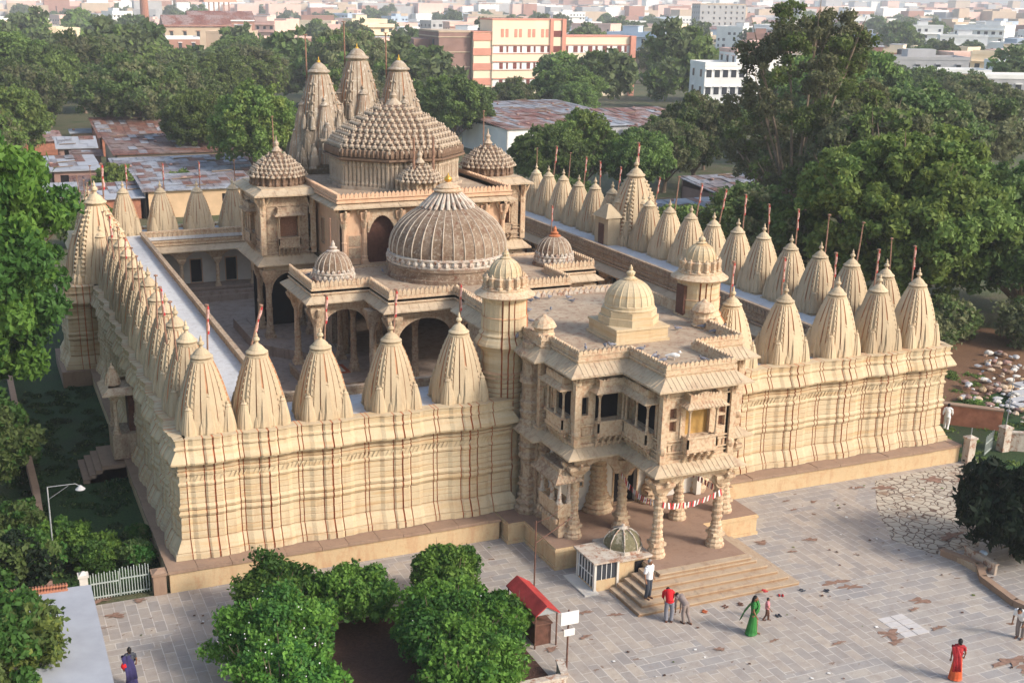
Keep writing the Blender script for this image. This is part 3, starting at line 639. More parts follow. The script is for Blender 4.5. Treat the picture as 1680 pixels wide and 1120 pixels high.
# upper storey
walls=[(1,[],0),(2,[(.55,2.05,6.3,7.65)],0),(3,[(.25,.55,6.55,7.35),(.88,2.05,6.3,7.75)],0),(4,[(.55,2.3,6.3,7.7)],0),(5,[(.3,.62,6.5,6.95),(.3,.62,7.05,7.5),(1.05,2.2,6.25,7.75),(2.62,2.94,6.5,6.95),(2.62,2.94,7.05,7.5)],1),(6,[(.6,2.3,6.3,7.7)],0),(7,[(.5,1.9,6.3,7.7)],0),(8,[(.5,2.05,6.3,7.65)],0),(9,[],0)]
upw=MB(); 
for ei,ops,kind in walls:
    Mx,Ln=edgeM(OUT[ei],OUT[(ei+1)%12]); c=MB(); ops2=[]
    xs=sorted(set((a,b_) for a,b_,_,_ in ops))
    last=None
    # handle stacked panes: build columnwise
    x=0
    for (xa,xb) in xs:
        zz=sorted([(o[2],o[3]) for o in ops if o[0]==xa])
        if xa>x: c.box(x,0,5.3,xa,.25,8.72)
        zc=5.3
        for za,zb in zz: c.box(xa,0,zc,xb,.25,za); zc=zb; c.add([(xa,.2,za),(xb,.2,za),(xb,.2,zb),(xa,.2,zb)],[(0,1,2,3)],3 if (zb-za<.6) else (2 if (kind==1) else 1)); 
        c.box(xa,0,zc,xb,.25,8.72); x=xb
    c.box(x,0,5.3,Ln,.25,8.72)
    # horizontal mouldings and small pilasters
    for z,dd in ((5.45,.05),(5.62,.09),(5.95,.05),(6.1,.08),(7.92,.06),(8.1,.04),(8.3,.08)): c.box(-.02,-dd,z,Ln+.02,.0,z+.055)
    x=.08
    Rr=random.Random(ei)
    while x<Ln-.1:
        c.box(x,-.045,5.68,x+.1,0,5.93); x+=.2
    x=.1
    while x<Ln-.15:
        if not any(a-.22<x<b_+.14 for a,b_ in xs): c.box(x,-.05,6.2,x+.08,0,7.85)
        x+=.17
    upw.merge(c,Mx)
upw.build('upper_wall',[M['carve'],M['dark'],M['ochre'],M['brownlattice']],gate)
for i in (2,3,4,5,6,7,8,9):
    cc=MB()
    x,y=OUT[i]; 
    
    cc.box(x-.14,y-.14,5.3,x+.14,y+.14,8.6); cc.ball((x,y-.05,5.75),(.2,.2,.22),8,0); cc.ball((x,y,8.0),(.2,.2,.22),8,0)
    for dx,dy in ((-.45,0),(0,-.45)) if i<6 else ((.45,0),(0,-.45)): strut(cc,x,y,7.75,8.6,dx,dy,0,.055)
    cc.build('corner_post',[M['carve']],gate)
cc.build('corner_post',[M['carve']],gate)
def jharokha(parent,origin,rz,wd,dp=.42,z=6.3,h=1.38,crest=True,back=None,mat='carve'):
    "balcony window; local x along wall, outward -y"
    Mx=Rz(rz,origin); b=MB()
    for k in range(3): b.box(-wd/2+.05*k,-dp+.1*k,z-.62-.07*k,wd/2-.05*k,0,z-.56-.05*k)
    b.box(-wd/2,-dp,z-.56,wd/2,0,z-.46); b.box(-wd/2+.02,-dp+.02,z-.46,wd/2-.02,-dp+.09,z); 
    for q in (-1,1): b.box(q*(wd/2-.055)-.035,-dp+.02,z-.46,q*(wd/2-.055)+.035,0,z)
    b.box(-wd/2-.03,-dp-.03,z-.02,wd/2+.03,-dp+.12,z+.05)
    n=max(3,int(wd/.3)); 
    for k in range(n+1):
        x=-wd/2+.08+(wd-.16)*k/n
        b.tube([(x,0,z-1.25),(x,-.12,z-1.1),(x,-dp*.55,z-.88),(x,-dp*.9,z-.66)],[.05,.07,.05,.07],6); b.ball((x,-dp*.5,z-.8),(.065,.09,.1),6,0,4)
    o=MB().merge(b,Mx).build('balcony',[M[mat]],parent)
    for q in (-1,1,0):
        if q==0 and not (wd>1.5 and back is None): continue
        b=MB(); column(b,q*(wd/2-.09),-dp+.1,z,z+h,.055 if q else .05,0,.11,8); MB().merge(b,Mx).build('balcony_column',[M[mat]],parent)
    b=MB(); P=[(-wd/2,-dp),(wd/2,-dp),(wd/2,0),(-wd/2,0)]; eave(b,P,.26,z+h+.18,z+h+.0,.05,0,.14,0); b.prism(P,z+h+.0,z+h+.24)
    if crest: ring(b,P,-.08,-.0,z+h+.24,z+h+.38); merlons(b,P,0,z+h+.38,.14,.14,.06,0,True,(2,)); b.ball((0,-dp+.1,z+h+.4),(wd*.3,.1,.14),8,0,4)
    MB().merge(b,Mx).build('balcony_canopy',[M[mat]],parent)
jharokha(gate,(23.87,42.1,0),0,1.3); jharokha(gate,(22.4,43.4,0),-PI/2,1.6); jharokha(gate,(24.78,40.7,0),-PI/2,1.9); jharokha(gate,(26.4,39.15,0),0,1.45,.5,back=1)
jharokha(gate,(28.02,40.7,0),PI/2,1.9); jharokha(gate,(30.4,43.4,0),PI/2,1.6); jharokha(gate,(29.3,42.1,0),0,1.3)
# enclosed lower balcony on the left flank
b=MB(); P=[(21.75,42.2),(22.5,42.2),(22.5,44.1),(21.75,44.1)]
b.prism(offset(P,-.12),1.0,2.0); b.prism(P,2.0,2.12); ring(b,P,-.08,0,2.12,2.6)
for k in range(8): b.ball((21.72,42.3+.24*k,1.8),(.09,.09,.14),6,0,4)
b.build('balcony',[M['carve']],gate)
for x,y in ((21.85,42.32),(21.85,43.0),(21.85,43.98),(22.3,42.32)): b=MB(); column(b,x,y,2.6,3.75,.09,0,.12); b.build('balcony_column',[M['limew']],gate)
b=MB(); eave(b,P,.3,4.05,3.72,.06,0,.15,0); b.prism(P,3.75,4.12); merlons(b,P,0,4.12,.16,.16,.08); b.build('balcony_canopy',[M['carve2']],gate)
# flank piers: bulging stacks of mouldings
PP=[(.60,.98),(.66,1.2),(.5,1.3),(.58,1.5),(.42,1.62),(.47,1.8),(.38,1.9),(.44,2.2),(.52,2.32),(.40,2.42),(.46,2.6),(.36,2.68),(.36,3.3),(.42,3.4),(.34,3.5),(.50,3.62),(.52,3.75),(.40,3.9),(.44,4.1),(.56,4.2),(.42,4.35),(.46,4.6),(.52,4.75),(.74,4.9),(.70,5.0),(.50,5.2),(.50,5.35),(.40,5.45),(.46,5.65),(.52,5.8),(.4,5.9),(.46,6.1),(.5,6.25),(.38,6.35),(.38,6.9),(.44,7.05),(.54,7.15),(.5,7.3),(.38,7.4),(.36,8.0),(.42,8.1),(.52,8.25),(.72,8.4),(.66,8.55),(.45,8.7),(.45,8.95)]
for i,(x,y,s) in enumerate([(21.92,45.55,.85),(22.38,44.85,.66),(22.1,46.3,.6),(30.9,45.55,.85),(30.45,44.85,.66),(30.7,46.3,.6)]):
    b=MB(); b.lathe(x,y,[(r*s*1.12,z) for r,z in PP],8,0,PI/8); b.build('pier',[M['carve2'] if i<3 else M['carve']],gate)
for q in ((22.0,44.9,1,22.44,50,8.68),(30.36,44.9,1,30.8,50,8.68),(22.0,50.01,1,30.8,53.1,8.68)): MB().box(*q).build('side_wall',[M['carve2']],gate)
# roof, eave, parapet, turret, dome
b=MB(); b.prism(offset(OUT,.02),8.72,8.92,0,1); b.build('roof',[M['carve'],M['roof']],gate)
b=MB(); eave(b,OUT,.6,8.86,8.46,.07,0,.22,1); b.build('upper_eave',[M['eave'],M['eave']],gate)
b=MB(); ring(b,OUT,-.14,.0,8.9,9.22); ring(b,OUT,0,.07,8.93,9.0); ring(b,OUT,0,.04,9.16,9.22); merlons(b,OUT,0,9.22,.21,.2,.1,0,True,(11,)); b.build('parapet',[M['carve']],gate)
b=MB(); merlons(b,[(22,53),(30.8,53),(30.8,53.6),(22,53.6)],0,8.92,.3,.3,.12,0,True,(1,2,3),1); b.build('rear_parapet',[M['limew']],gate)
b=MB(); eave(b,[(23,51),(30,51),(30,53.9),(23,53.9)],.3,8.5,8.3)
for (x,y) in ((22.35,45.3),(30.45,45.3)):
    b=MB(); b.lathe(x,y,[(.48,8.9),(.54,9.0),(.44,9.05),(.48,9.35),(.42,9.45),(.44,9.6),(.56,9.68),(.5,9.78),(.46,9.86),(.34,10.0),(.14,10.1),(.05,10.2)],12); b.build('roof_turret',[M['carve']],gate)
b=MB(); cx,cy=GX,45.1
b.box(cx-1.28,cy-1.28,8.92,cx+1.28,cy+1.28,9.60); ring(b,rect(cx-1.28,cy-1.28,cx+1.28,cy+1.28),-.01,.07,8.925,9.05); ring(b,rect(cx-1.28,cy-1.28,cx+1.28,cy+1.28),-.01,.05,9.5,9.595)
b.prism([(cx+1.34*math.cos(PI/8+k*PI/4),cy+1.34*math.sin(PI/8+k*PI/4)) for k in range(8)],9.58,9.92); b.prism([(cx+1.24*math.cos(PI/8+k*PI/4),cy+1.24*math.sin(PI/8+k*PI/4)) for k in range(8)],9.90,10.2); b.lathe(cx,cy,[(1.16,10.2),(1.18,10.26),(1.1,10.3),(1.11,10.42),(1.08,10.45)],24)
b.build('dome_base',[M['wall']],gate)
def ribdome(name,cx,cy,pr,nr,out,mb_,mr,parent,fr=.3):
    b=MB(); vs=[];fs=[];ms=[];n=nr*4
    for r,z in pr:
        for k in range(nr):
            a=2*PI*k/nr; st=2*PI/nr
            for u,rr in ((0,r*(1+out)),(fr*.35,r*(1+out)),(fr*.5,r),(1-fr*.15,r)):
                vs.append((cx+rr*math.cos(a+u*st),cy+rr*math.sin(a+u*st),z))
    for i in range(len(pr)-1):
        for k in range(n): fs.append((i*n+k,i*n+(k+1)%n,(i+1)*n+(k+1)%n,(i+1)*n+k)); ms.append(1 if k%4 in (0,1,3) else 0)
    b.add(vs,fs,ms); return b.build(name,[mb_,mr],parent)
ribdome('dome',cx,cy,[(1.07*math.cos(a),10.44+1.08*math.sin(a)) for a in [PI/2*.9*i/9 for i in range(10)]],20,.025,M['wall'],M['wall'],gate)
b=MB(); b.lathe(cx,cy,[(.28,11.44),(.33,11.5),(.22,11.56),(.14,11.62),(.19,11.72),(.2,11.8),(.08,11.88),(.09,11.95),(.02,12.12)],12); b.build('finial',[M['wall']],gate)
# minarets
def minaret(x,label):
    t=E('minaret',label,'minaret',(x,47.5,1)); b=MB()
    prof=[(1.22,1.0),(1.18,1.3),(1.05,1.45),(1.0,2.3),(1.06,2.7),(1.1,2.9),(1.02,3.0),(1.06,3.2),(1.0,3.3),(.98,4.4),(1.04,4.6),(1.2,4.8),(1.22,4.9),(1.05,5.1),(1.02,5.3),(1.04,5.5)]
    R=random.Random(1)
    z=5.6
    while z<6.9: prof+=[(1.04,z),(.99,z+.03),(1.02,z+.06),(1.03,z+.2)]; z+=.24
    prof+=[(1.1,7.0),(1.02,7.06),(1.08,7.2),(1.0,7.3),(1.0,7.45),(1.04,7.7),(1.0,8.0),(1.05,8.2),(1.18,8.36),(1.3,8.5),(1.28,8.6),(1.1,8.85),(1.12,8.95),(1.02,9.05),(1.0,9.15),(1.02,9.2),(1.01,9.7),(1.04,9.74),(.98,9.78),(.98,10.45),(1.02,10.5),(1.05,10.62)]
    # stepped plan with grooves
    sec=[]
    for s in range(4):
        c,sn=[(1,0),(0,1),(-1,0),(0,-1)][s]
        for px,py,g in [(-.66,-.74,0),(-.60,-.80,0),(-.50,-.84,1),(-.50,-.80,1),(-.46,-.80,1),(-.46,-.92,0),(-.24,-.95,1),(-.24,-.90,1),(-.19,-.90,1),(-.19,-1,0),(.02,-1,1),(.02,-.95,1),(.07,-.95,1),(.07,-1,0),(.26,-.98,0),(.46,-.90,0),(.5,-.86,0),(.66,-.74,0)]:
            sec.append((px*c-py*sn,px*sn+py*c,g))
    n=len(sec);vs=[(x+p[0]*r,47.5+p[1]*r,z) for r,z in prof for p in sec];fs=[];ms=[]
    for i in range(len(prof)-1):
        neck=prof[i+1][0]<prof[i][0]-.03
        for k in range(n): fs.append((i*n+k,i*n+(k+1)%n,(i+1)*n+(k+1)%n,(i+1)*n+k)); ms.append(1 if sec[k][2] else (2 if neck and prof[i+1][1]-prof[i][1]<.1 else 0))
    b.add(vs,fs,ms); b.build('shaft',[M['wall'],M['joint'],M['line']],t)
    b=MB(); b.lathe(x,47.5,[(1.0,10.6),(1.32,10.66),(1.36,10.72),(1.1,10.9),(1.02,10.95),(1.04,11.0),(.92,11.05)],24); b.build('cornice',[M['carve']],t)
    b=MB()
    for k in range(14):
        a=2*PI*k/14
        b.lathe(x+.88*math.cos(a),47.5+.88*math.sin(a),[(.13,10.98),(.15,11.1),(.10,11.15),(.12,11.4),(.14,11.5),(.06,11.56),(.03,11.66)],6)
    b.lathe(x,47.5,[(.84,10.98),(.84,11.46),(.76,11.5)],16); b.build('railing',[M['carve']],t)
    ribdome('dome',x,47.5,[(.72,11.4),(.72,11.55)]+[(.70*math.cos(a),11.6+.72*math.sin(a)) for a in [PI/2*.92*i/7 for i in range(8)]],16,.045,M['wall'],M['wall'],t)
    b=MB(); b.lathe(x,47.5,[(.22,12.26),(.27,12.32),(.14,12.38),(.17,12.48),(.13,12.56),(.04,12.62),(.02,12.8)],10); b.build('finial',[M['wall']],t)
    if x>GX: MB().box(x-1.06,47.1,9.0,x-.9,47.75,10.4).build('door',[M['wood']],t)
minaret(21.45,'slender ribbed sandstone minaret on the side of the gatehouse nearer the bushes')
minaret(31.55,'ribbed minaret with a brown doorway on the gatehouse side facing the grassy yard')
# ---------------------------------------------------------------- open hall in the court
hall=E('open_hall','low pillared stone hall in the court under a huge blackened ribbed dome','hall',(GX,65,.9))
HP=[(17.35,70.2),(17.35,65.1),(20.8,65.1),(20.8,61.6),(24.75,61.6),(24.75,58.0),(28.05,58.0),(28.05,61.6),(32.0,61.6),(32.0,65.1),(35.45,65.1),(35.45,70.2)]
b=MB(); b.prism(offset(HP,.15),.85,1.6,0,1); ring(b,offset(HP,.15),-.2,.06,1.42,1.52); b.build('platform',[M['carve2'],M['court']],hall)
b=MB(); b.prism(HP,7.05,7.28,0,1); b.build('roof',[M['dark'],M['roof']],hall)
b=MB(); ring(b,HP,-.5,.02,6.2,7.1); ring(b,HP,0,.07,6.75,6.83); b.build('beam',[M['carve']],hall)
b=MB(); eave(b,HP,.5,6.95,6.62,.07,0,.5,0); b.build('eave',[M['eave']],hall)
b=MB(); ring(b,HP,-.12,.0,7.0,7.42,0); ring(b,HP,0,.1,7.0,7.1,0); ring(b,HP,0,.07,7.24,7.32,0); merlons(b,HP,.02,7.42,.27,.42,.09,0,True,(11,)); b.build('parapet',[M['carve']],hall)
cols=[]
def lin(a,b,n): return [(a[0]+(b[0]-a[0])*i/n,a[1]+(b[1]-a[1])*i/n) for i in range(n+1)]
for i in range(11):
    p,q=HP[i],HP[i+1]; Lg=math.hypot(p[0]-q[0],p[1]-q[1]); nb=1
    for k,c in enumerate(lin(p,q,nb)): 
        if not any(math.hypot(c[0]-d[0],c[1]-d[1])<.6 for d in cols): cols.append(c)
inn=offset(HP,-.3)
for i,(x,y) in enumerate(cols):
    j=min(range(12),key=lambda k:math.hypot(HP[k][0]-x,HP[k][1]-y)); X,Y=inn[j]; b=MB(); column(b,X,Y,1.6,6.3,.21,0,.45); b.build('column',[M['carve']],hall)
    s=MB(); 
    for dx,dy in ((.6,0),(-.6,0),(0,-.6),(0,.6)): strut(s,X,Y,4.9,6.2,dx,dy,0,.1)
    s.build('bracket',[M['carve']],hall)
for i in (1,2,3,4,5,6,7,8,9,0):
    p,q=inn[i],inn[i+1]; Mx,Lg=edgeM(p,q); c=MB(); arch(c,Lg,4.6,5.95,6.3,.22,0,foot=.3,power=.5); MB().merge(c,Mx).build('arch',[M['carve']],hall)
for x in (20.4,23.0,29.8,32.4):
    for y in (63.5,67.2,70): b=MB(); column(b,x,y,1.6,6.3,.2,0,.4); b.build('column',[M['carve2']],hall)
b=MB()
for k in range(4): b.box(17.9+.0,64.9-.3*(k+1),.0,20.4,64.9-.3*k,1.45-.3*k+.0)
b.build('stairs',[M['court']],hall)
# great dome
b=MB(); cx,cy=GX,67.0
b.lathe(cx,cy,[(3.75,7.2),(3.75,7.5),(3.65,7.55),(3.65,7.95),(3.74,8.0),(3.74,8.12),(3.6,8.16)],48,0); b.build('dome_drum',[M['dome']],hall)
b=MB(); b.lathe(cx,cy,[(3.64,8.1),(3.72,8.2),(3.72,8.28),(3.58,8.32),(3.58,8.55),(3.68,8.6),(3.68,8.68),(3.54,8.72)],48)
for k in range(48): a=2*PI*k/48; b.lathe(cx+3.58*math.cos(a),cy+3.58*math.sin(a),[(.17,8.3),(.2,8.42),(.12,8.58),(.04,8.66)],6)
b.build('dome_band',[M['limew']],hall)
ribdome('dome',cx,cy,[(3.52,8.7),(3.54,9.0),(3.49,9.35),(3.38,9.7),(3.2,10.05),(2.94,10.4),(2.62,10.7),(2.24,10.98),(1.8,11.24),(1.4,11.42),(1.1,11.52)],34,.016,M['dome'],M['rib'],hall,.15)
b=MB()
for k in range(26):
    a=2*PI*k/26; ca,sa=math.cos(a),math.sin(a)
    b.tube([(cx+1.66*ca,cy+1.66*sa,11.3),(cx+1.3*ca,cy+1.3*sa,11.62),(cx+.98*ca,cy+.98*sa,11.92),(cx+.7*ca,cy+.7*sa,12.2)],[.10,.12,.10,.07],6)
b.lathe(cx,cy,[(1.2,11.4),(1.0,11.8),(.62,12.2)],24); b.build('lotus_collar',[M['limew']],hall)
b=MB(); b.lathe(cx,cy,[(.55,12.12),(.85,12.22),(.9,12.3),(.7,12.42),(.74,12.48),(.5,12.62),(.28,12.7),(.12,12.78)],24); b.build('dome_disc',[M['carve']],hall)
b=MB(); b.lathe(cx,cy,[(.1,12.75),(.22,12.83),(.25,12.95),(.18,13.06),(.06,13.14),(.03,13.3)],12); b.build('gilded_pot',[M['gold']],hall,True)
for x in (19.2,33.6):
    b=MB(); b.lathe(x,67,[(1.34,7.28),(1.34,7.42),(1.2,7.46)],28,0); b.build('small_dome_base',[M['dome']],hall)
    b=MB(); b.lathe(x,67,[(1.24,7.44),(1.28,7.5),(1.28,7.58),(1.16,7.62),(1.16,7.82),(1.24,7.86),(1.24,7.92),(1.12,7.96)],28)
    for k in range(22): a=2*PI*k/22; b.lathe(x+1.16*math.cos(a),67+1.16*math.sin(a),[(.12,7.6),(.14,7.7),(.05,7.86)],5); b.lathe(x+1.12*math.cos(a+.14),67+1.12*math.sin(a+.14),[(.1,7.94),(.12,8.02),(.03,8.14)],5)
    b.build('small_dome_band',[M['limew']],hall)
    ribdome('small_dome',x,67,[(1.10*math.cos(a),8.0+1.12*math.sin(a)) for a in [PI/2*.85*i/8 for i in range(9)]],18,.03,M['dome'],M['rib'],hall,.25)
    b=MB(); b.lathe(x,67,[(.34,8.98),(.40,9.1),(.2,9.2),(.26,9.28),(.12,9.38),(.12,9.5),(.03,9.7)],12); b.build('small_dome_finial',[M['limew'] if x<26 else M['joint']],hall)
    flagpole(x+.0,67.5,8.9,x>26,parent=hall,s=.8)
for x,y in ((19.1,67.8),(21.3,63.4)):
    tag(MB().box(x-1.0,y-.9,1.6,x+1.0,y+.9,1.63,0).box(x-.75,y-.65,1.63,x+.75,y+.65,1.634,1).box(x-.5,y-.4,1.634,x+.5,y+.4,1.638,0).build('carpet',[M['carpet'],M['carpetw']]), 'cream and red patterned carpet on the open hall floor '+('beside its outer left columns' if x<20 else 'behind the second front arch'),'carpet','carpets on the hall floor')
# ---------------------------------------------------------------- sanctuary
sanc=E('sanctuary','tall main temple with pyramid roof of stone bells and three curved spires','temple',(GX,77,.9))
SP=[(20.9,84.5),(20.9,71.0),(31.9,71.0),(31.9,84.5)]
def tierwall(b,poly,z0,z1,edges,ops,mats=None):
    for i in edges:
        Mx,Lg=edgeM(poly[i],poly[(i+1)%len(poly)]); c=MB(); wallop(c,Lg,z0,z1,ops(i,Lg),.3,0,1,2); b.merge(c,Mx)
b=MB(); tierwall(b,SP,7.28,10.95,(0,1,2),lambda i,Lg:[(1.65,3.55,7.3,10.3),(5.0,6.0,7.3,9.8),(7.45,9.35,7.3,10.3)] if i==1 else [(3,3.8,8,9.6),(9,9.8,8,9.6)])
b.box(20.9,84.2,7.28,31.9,84.5,10.95); b.build('upper_wall',[M['pink'],M['wood'],M['carve']],sanc)
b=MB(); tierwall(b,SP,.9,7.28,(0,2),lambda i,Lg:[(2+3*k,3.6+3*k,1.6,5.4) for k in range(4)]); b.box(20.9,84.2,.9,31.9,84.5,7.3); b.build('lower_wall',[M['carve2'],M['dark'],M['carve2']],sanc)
for x in (21.05,22.35,24.65,28.15,30.4,31.75):
    b=MB(); column(b,x,70.9,7.28,10.6,.17,0,.3); b.build('column',[M['pink']],sanc); s=MB()
    for dx,dy in ((.45,0),(-.45,0),(0,-.5)): strut(s,x,70.9,9.4,10.7,dx,dy,0,.08)
    s.build('bracket',[M['carve']],sanc)
for xa,xb in ((22.55,24.45),(28.35,30.25)):
    c=MB(); arch(c,xb-xa,9.3,10.35,10.7,.2,5,foot=.08); MB().merge(c,Matrix.Translation((xa,70.78,0))).build('arch',[M['carve']],sanc)
for xa in (21.25,30.6): MB().box(xa,70.93,7.6,xa+.95,71.02,9.2).box(xa+.1,70.9,7.7,xa+.85,70.95,8.35,1).box(xa+.1,70.9,8.45,xa+.85,70.95,9.1,1).build('panel',[M['pink'],M['carve2']],sanc)
b=MB(); eave(b,SP,.62,11.2,10.93,.09,0,1.2,0); b.prism(SP,10.8,11.25); b.build('eave',[M['eave']],sanc)
b=MB(); ring(b,SP,-.2,.35,11.18,11.3); ring(b,SP,-.2,.28,11.3,11.5); ring(b,SP,-.2,.36,11.42,11.5); merlons(b,SP,.3,11.5,.27,.32,.12,0,True,(3,)); b.build('parapet',[M['pink']],sanc)
MB().prism(SP,11.2,11.4).build('upper_roof',[M['roof']],sanc)
# ridge-and-bell (samvarana) roofs
def bell(b,x,y,z,s,m=0): b.lathe(x,y,[(s*.52,z),(s*.58,z+s*.28),(s*.42,z+s*.48),(s*.16,z+s*.58),(s*.24,z+s*.76),(s*.06,z+s*1.05)],7,m,0,False)
def bellroof(cx,cy,z0,R0,h,n,rows,ph,parent,s=.33,name='bell_roof',mat='bell',rt=.12,pw=1.35):
    b=MB(); vs=[]; prof=[]
    for i in range(rows+1):
        t=i/rows; r=R0*(rt+(1-rt)*(1-t**pw)); z=z0+h*t; prof.append((r,z))
    q=[]
    for i,(r,z) in enumerate(prof):
        q.append((r,z)); 
        if i<rows: q.append((r*.995,z+h/rows*.55)); 
    b.lathe(cx,cy,q,n,1,ph)
    for i,(r,z) in enumerate(prof[:-1]):
        P=[(cx+r*math.cos(ph+2*PI*k/n),cy+r*math.sin(ph+2*PI*k/n)) for k in range(n)]
        for k in range(n):
            a=Vector(P[k]);c=Vector(P[(k+1)%n]);Lg=(c-a).length;m=max(1,int(round(Lg/(s*1.22))))
            for j in range(m):
                p=a+(c-a)*((j+(.5 if i%2 else .0))/m); bell(b,p.x,p.y,z,s,0)
    b.lathe(cx,cy,[(prof[-1][0]*1.1,z0+h),(s*1.3,z0+h+.12),(s*.9,z0+h+.25),(s*.5,z0+h+.4),(s*.7,z0+h+.6),(s*.2,z0+h+.8),(.03,z0+h+1.1)],10)
    return b.build(name,[M[mat],M['weath']],parent)
M['weath']=stone('weathered_dark',(.19,.12,.08),(.25,.165,.11),(.12,.07,.05),.6,2,.6,9)
b=MB(); C8=lambda r:[(GX+r*math.cos(PI/8+k*PI/4),76.9+r*math.sin(PI/8+k*PI/4)) for k in range(8)]
b.prism(C8(4.55),11.38,11.6); b.prism(C8(4.2),11.6,13.55)
for k in range(8):
    a=Vector(C8(4.25)[k]);c=Vector(C8(4.25)[(k+1)%8])
    for j in range(11):
        p=a+(c-a)*((j+.5)/11); b.lathe(p.x,p.y,[(.13,11.6),(.15,11.8),(.11,11.9),(.115,12.8),(.16,12.95),(.12,13.1),(.16,13.3)],7,0,0,False)
b.build('drum',[M['bell']],sanc)
b=MB(); b.prism(C8(4.5),13.2,13.28); b.prism(C8(4.75),13.3,13.42); b.prism(C8(4.5),13.42,13.5)
for k in range(8):
    a=Vector(C8(4.55)[k]);c=Vector(C8(4.55)[(k+1)%8])
    for j in range(11): p=a+(c-a)*((j+.5)/11); b.lathe(p.x,p.y,[(.15,13.5),(.18,13.7),(.13,13.95)],6,0,0,False)
b.build('cornice',[M['weath']],sanc)
bellroof(GX,76.9,13.75,4.45,2.75,8,9,PI/8,sanc,.36,pw=1.5)
b=MB(); b.prism([(GX+1.5*math.cos(PI/8+k*PI/4),71.9+1.1*math.sin(PI/8+k*PI/4)) for k in range(8)],11.3,12.3); 
for k in range(16): a=PI*k/8; b.lathe(GX+1.5*math.cos(a),71.9+1.1*math.sin(a),[(.14,11.4),(.1,11.9),(.16,12.3)],6)
b.build('front_drum',[M['carve2']],sanc); bellroof(GX,71.9,12.2,1.45,1.0,8,5,PI/8,sanc,.26)
for x in (25.9,27.2): MB().tube([(x,71.6,12.5),(x,71.6,14.9)],[.09,.06],6).build('flag_mast',[M['pole']],sanc)
# side towers with balconies and bell domes
for sx in (-1,1):
    cx=GX+sx*7.55; P=[(cx-1.65,81.8),(cx-1.65,76.2),(cx+1.65,76.2),(cx+1.65,81.8)]
    b=MB(); tierwall(b,P,7.1,10.95,(0,1,2),lambda i,Lg:[(Lg*.5-.65,Lg*.5+.65,8.3,9.9)]); b.box(P[0][0],81.5,7.1,P[2][0],81.8,10.95)
    for z,dd in ((7.25,.12),(7.5,.06),(7.9,.1),(8.1,.05),(10.3,.06)): ring(b,P,0,dd,z,z+.07)
    b.build('tower_wall',[M['carve2'],M['brownlattice'],M['carve']],sanc)
    for (x,y) in P:
        b=MB(); b.box(x-.17,y-.17,7.2,x+.17,y+.17,10.9); b.ball((x,y,9.9),(.25,.25,.3),8); b.ball((x,y,7.7),(.25,.25,.25),8)
        if y<77:
            for dx,dy in ((-.5,0),(0,-.5),(.5,0)): strut(b,x,y,9.7,10.9,dx,dy,0,.07)
        b.build('tower_corner',[M['carve']],sanc)
    jharokha(sanc,(cx,76.2,0),0,1.5,.45,8.3,1.5,mat='carve2')
    jharokha(sanc,(P[1][0],79.0,0) if sx<0 else (P[2][0],79.0,0),-PI/2 if sx<0 else PI/2,1.6,.45,8.3,1.5,mat='carve2')
    b=MB(); eave(b,P,.6,11.4,11.1,.09,0,.8,0); b.prism(P,11.0,11.45); b.build('tower_eave',[M['eave']],sanc)
    b=MB(); eave(b,P,.55,7.1,6.62,.09,0,.6,0); ring(b,P,-.4,.05,6.1,7.15); b.build('tower_lower_eave',[M['eave']],sanc)
    for (x,y) in [(P[1][0]+.25,P[1][1]+.25),(P[2][0]-.25,P[2][1]+.25),(P[1][0]+.25,79),(P[2][0]-.25,79)]:
        b=MB(); column(b,x,y,1.6,6.2,.22,0,.45); b.build('column',[M['carve2']],sanc)
    c=MB(); arch(c,2.8,4.6,5.9,6.3,.22,0,foot=.2,power=.5); MB().merge(c,Matrix.Translation((P[1][0]+.25,76.35,0))).build('arch',[M['carve2']],sanc)
    for yy in (76.45,): 
        c=MB(); arch(c,2.7,4.6,5.9,6.3,.22,0,foot=.2,power=.5); MB().merge(c,Rz(-PI/2,(P[1][0]+.2,79.0,0))).build('arch',[M['carve2']],sanc)
    MB().box(P[0][0]-.2,75.9,.9,P[2][0]+.2,82,1.6).box(P[0][0]-.6,75.5,.9,P[2][0]+.6,82,1.25).box(P[0][0],79.6,1.6,P[2][0],79.8,6.2,1).build('tower_platform',[M['court'],M['dark']],sanc)
    b=MB(); b.prism([(cx+(1.75 if k%2 else 1.75)*math.cos(PI/8+k*PI/4),78.6+1.75*math.sin(PI/8+k*PI/4)) for k in range(8)],11.4,12.0)
    for k in range(24): a=PI*k/12; b.lathe(cx+1.72*math.cos(a),78.6+1.72*math.sin(a),[(.13,11.45),(.16,11.6),(.1,11.7),(.12,12.0),(.17,12.15),(.05,12.3)],6)
    b.build('tower_drum',[M['weath']],sanc)
    bellroof(cx,78.6,12.0,1.9,1.45,8,6,PI/8,sanc,.27,'tower_bell_roof')
    flagpole(cx+.0,79.4,13.2,False,parent=sanc)
MB().prism([(16.2,82.5),(16.2,75.4),(20.2,70.3),(32.6,70.3),(36.6,75.4),(36.6,82.5)],.85,1.55).build('platform',[M['court']],sanc)
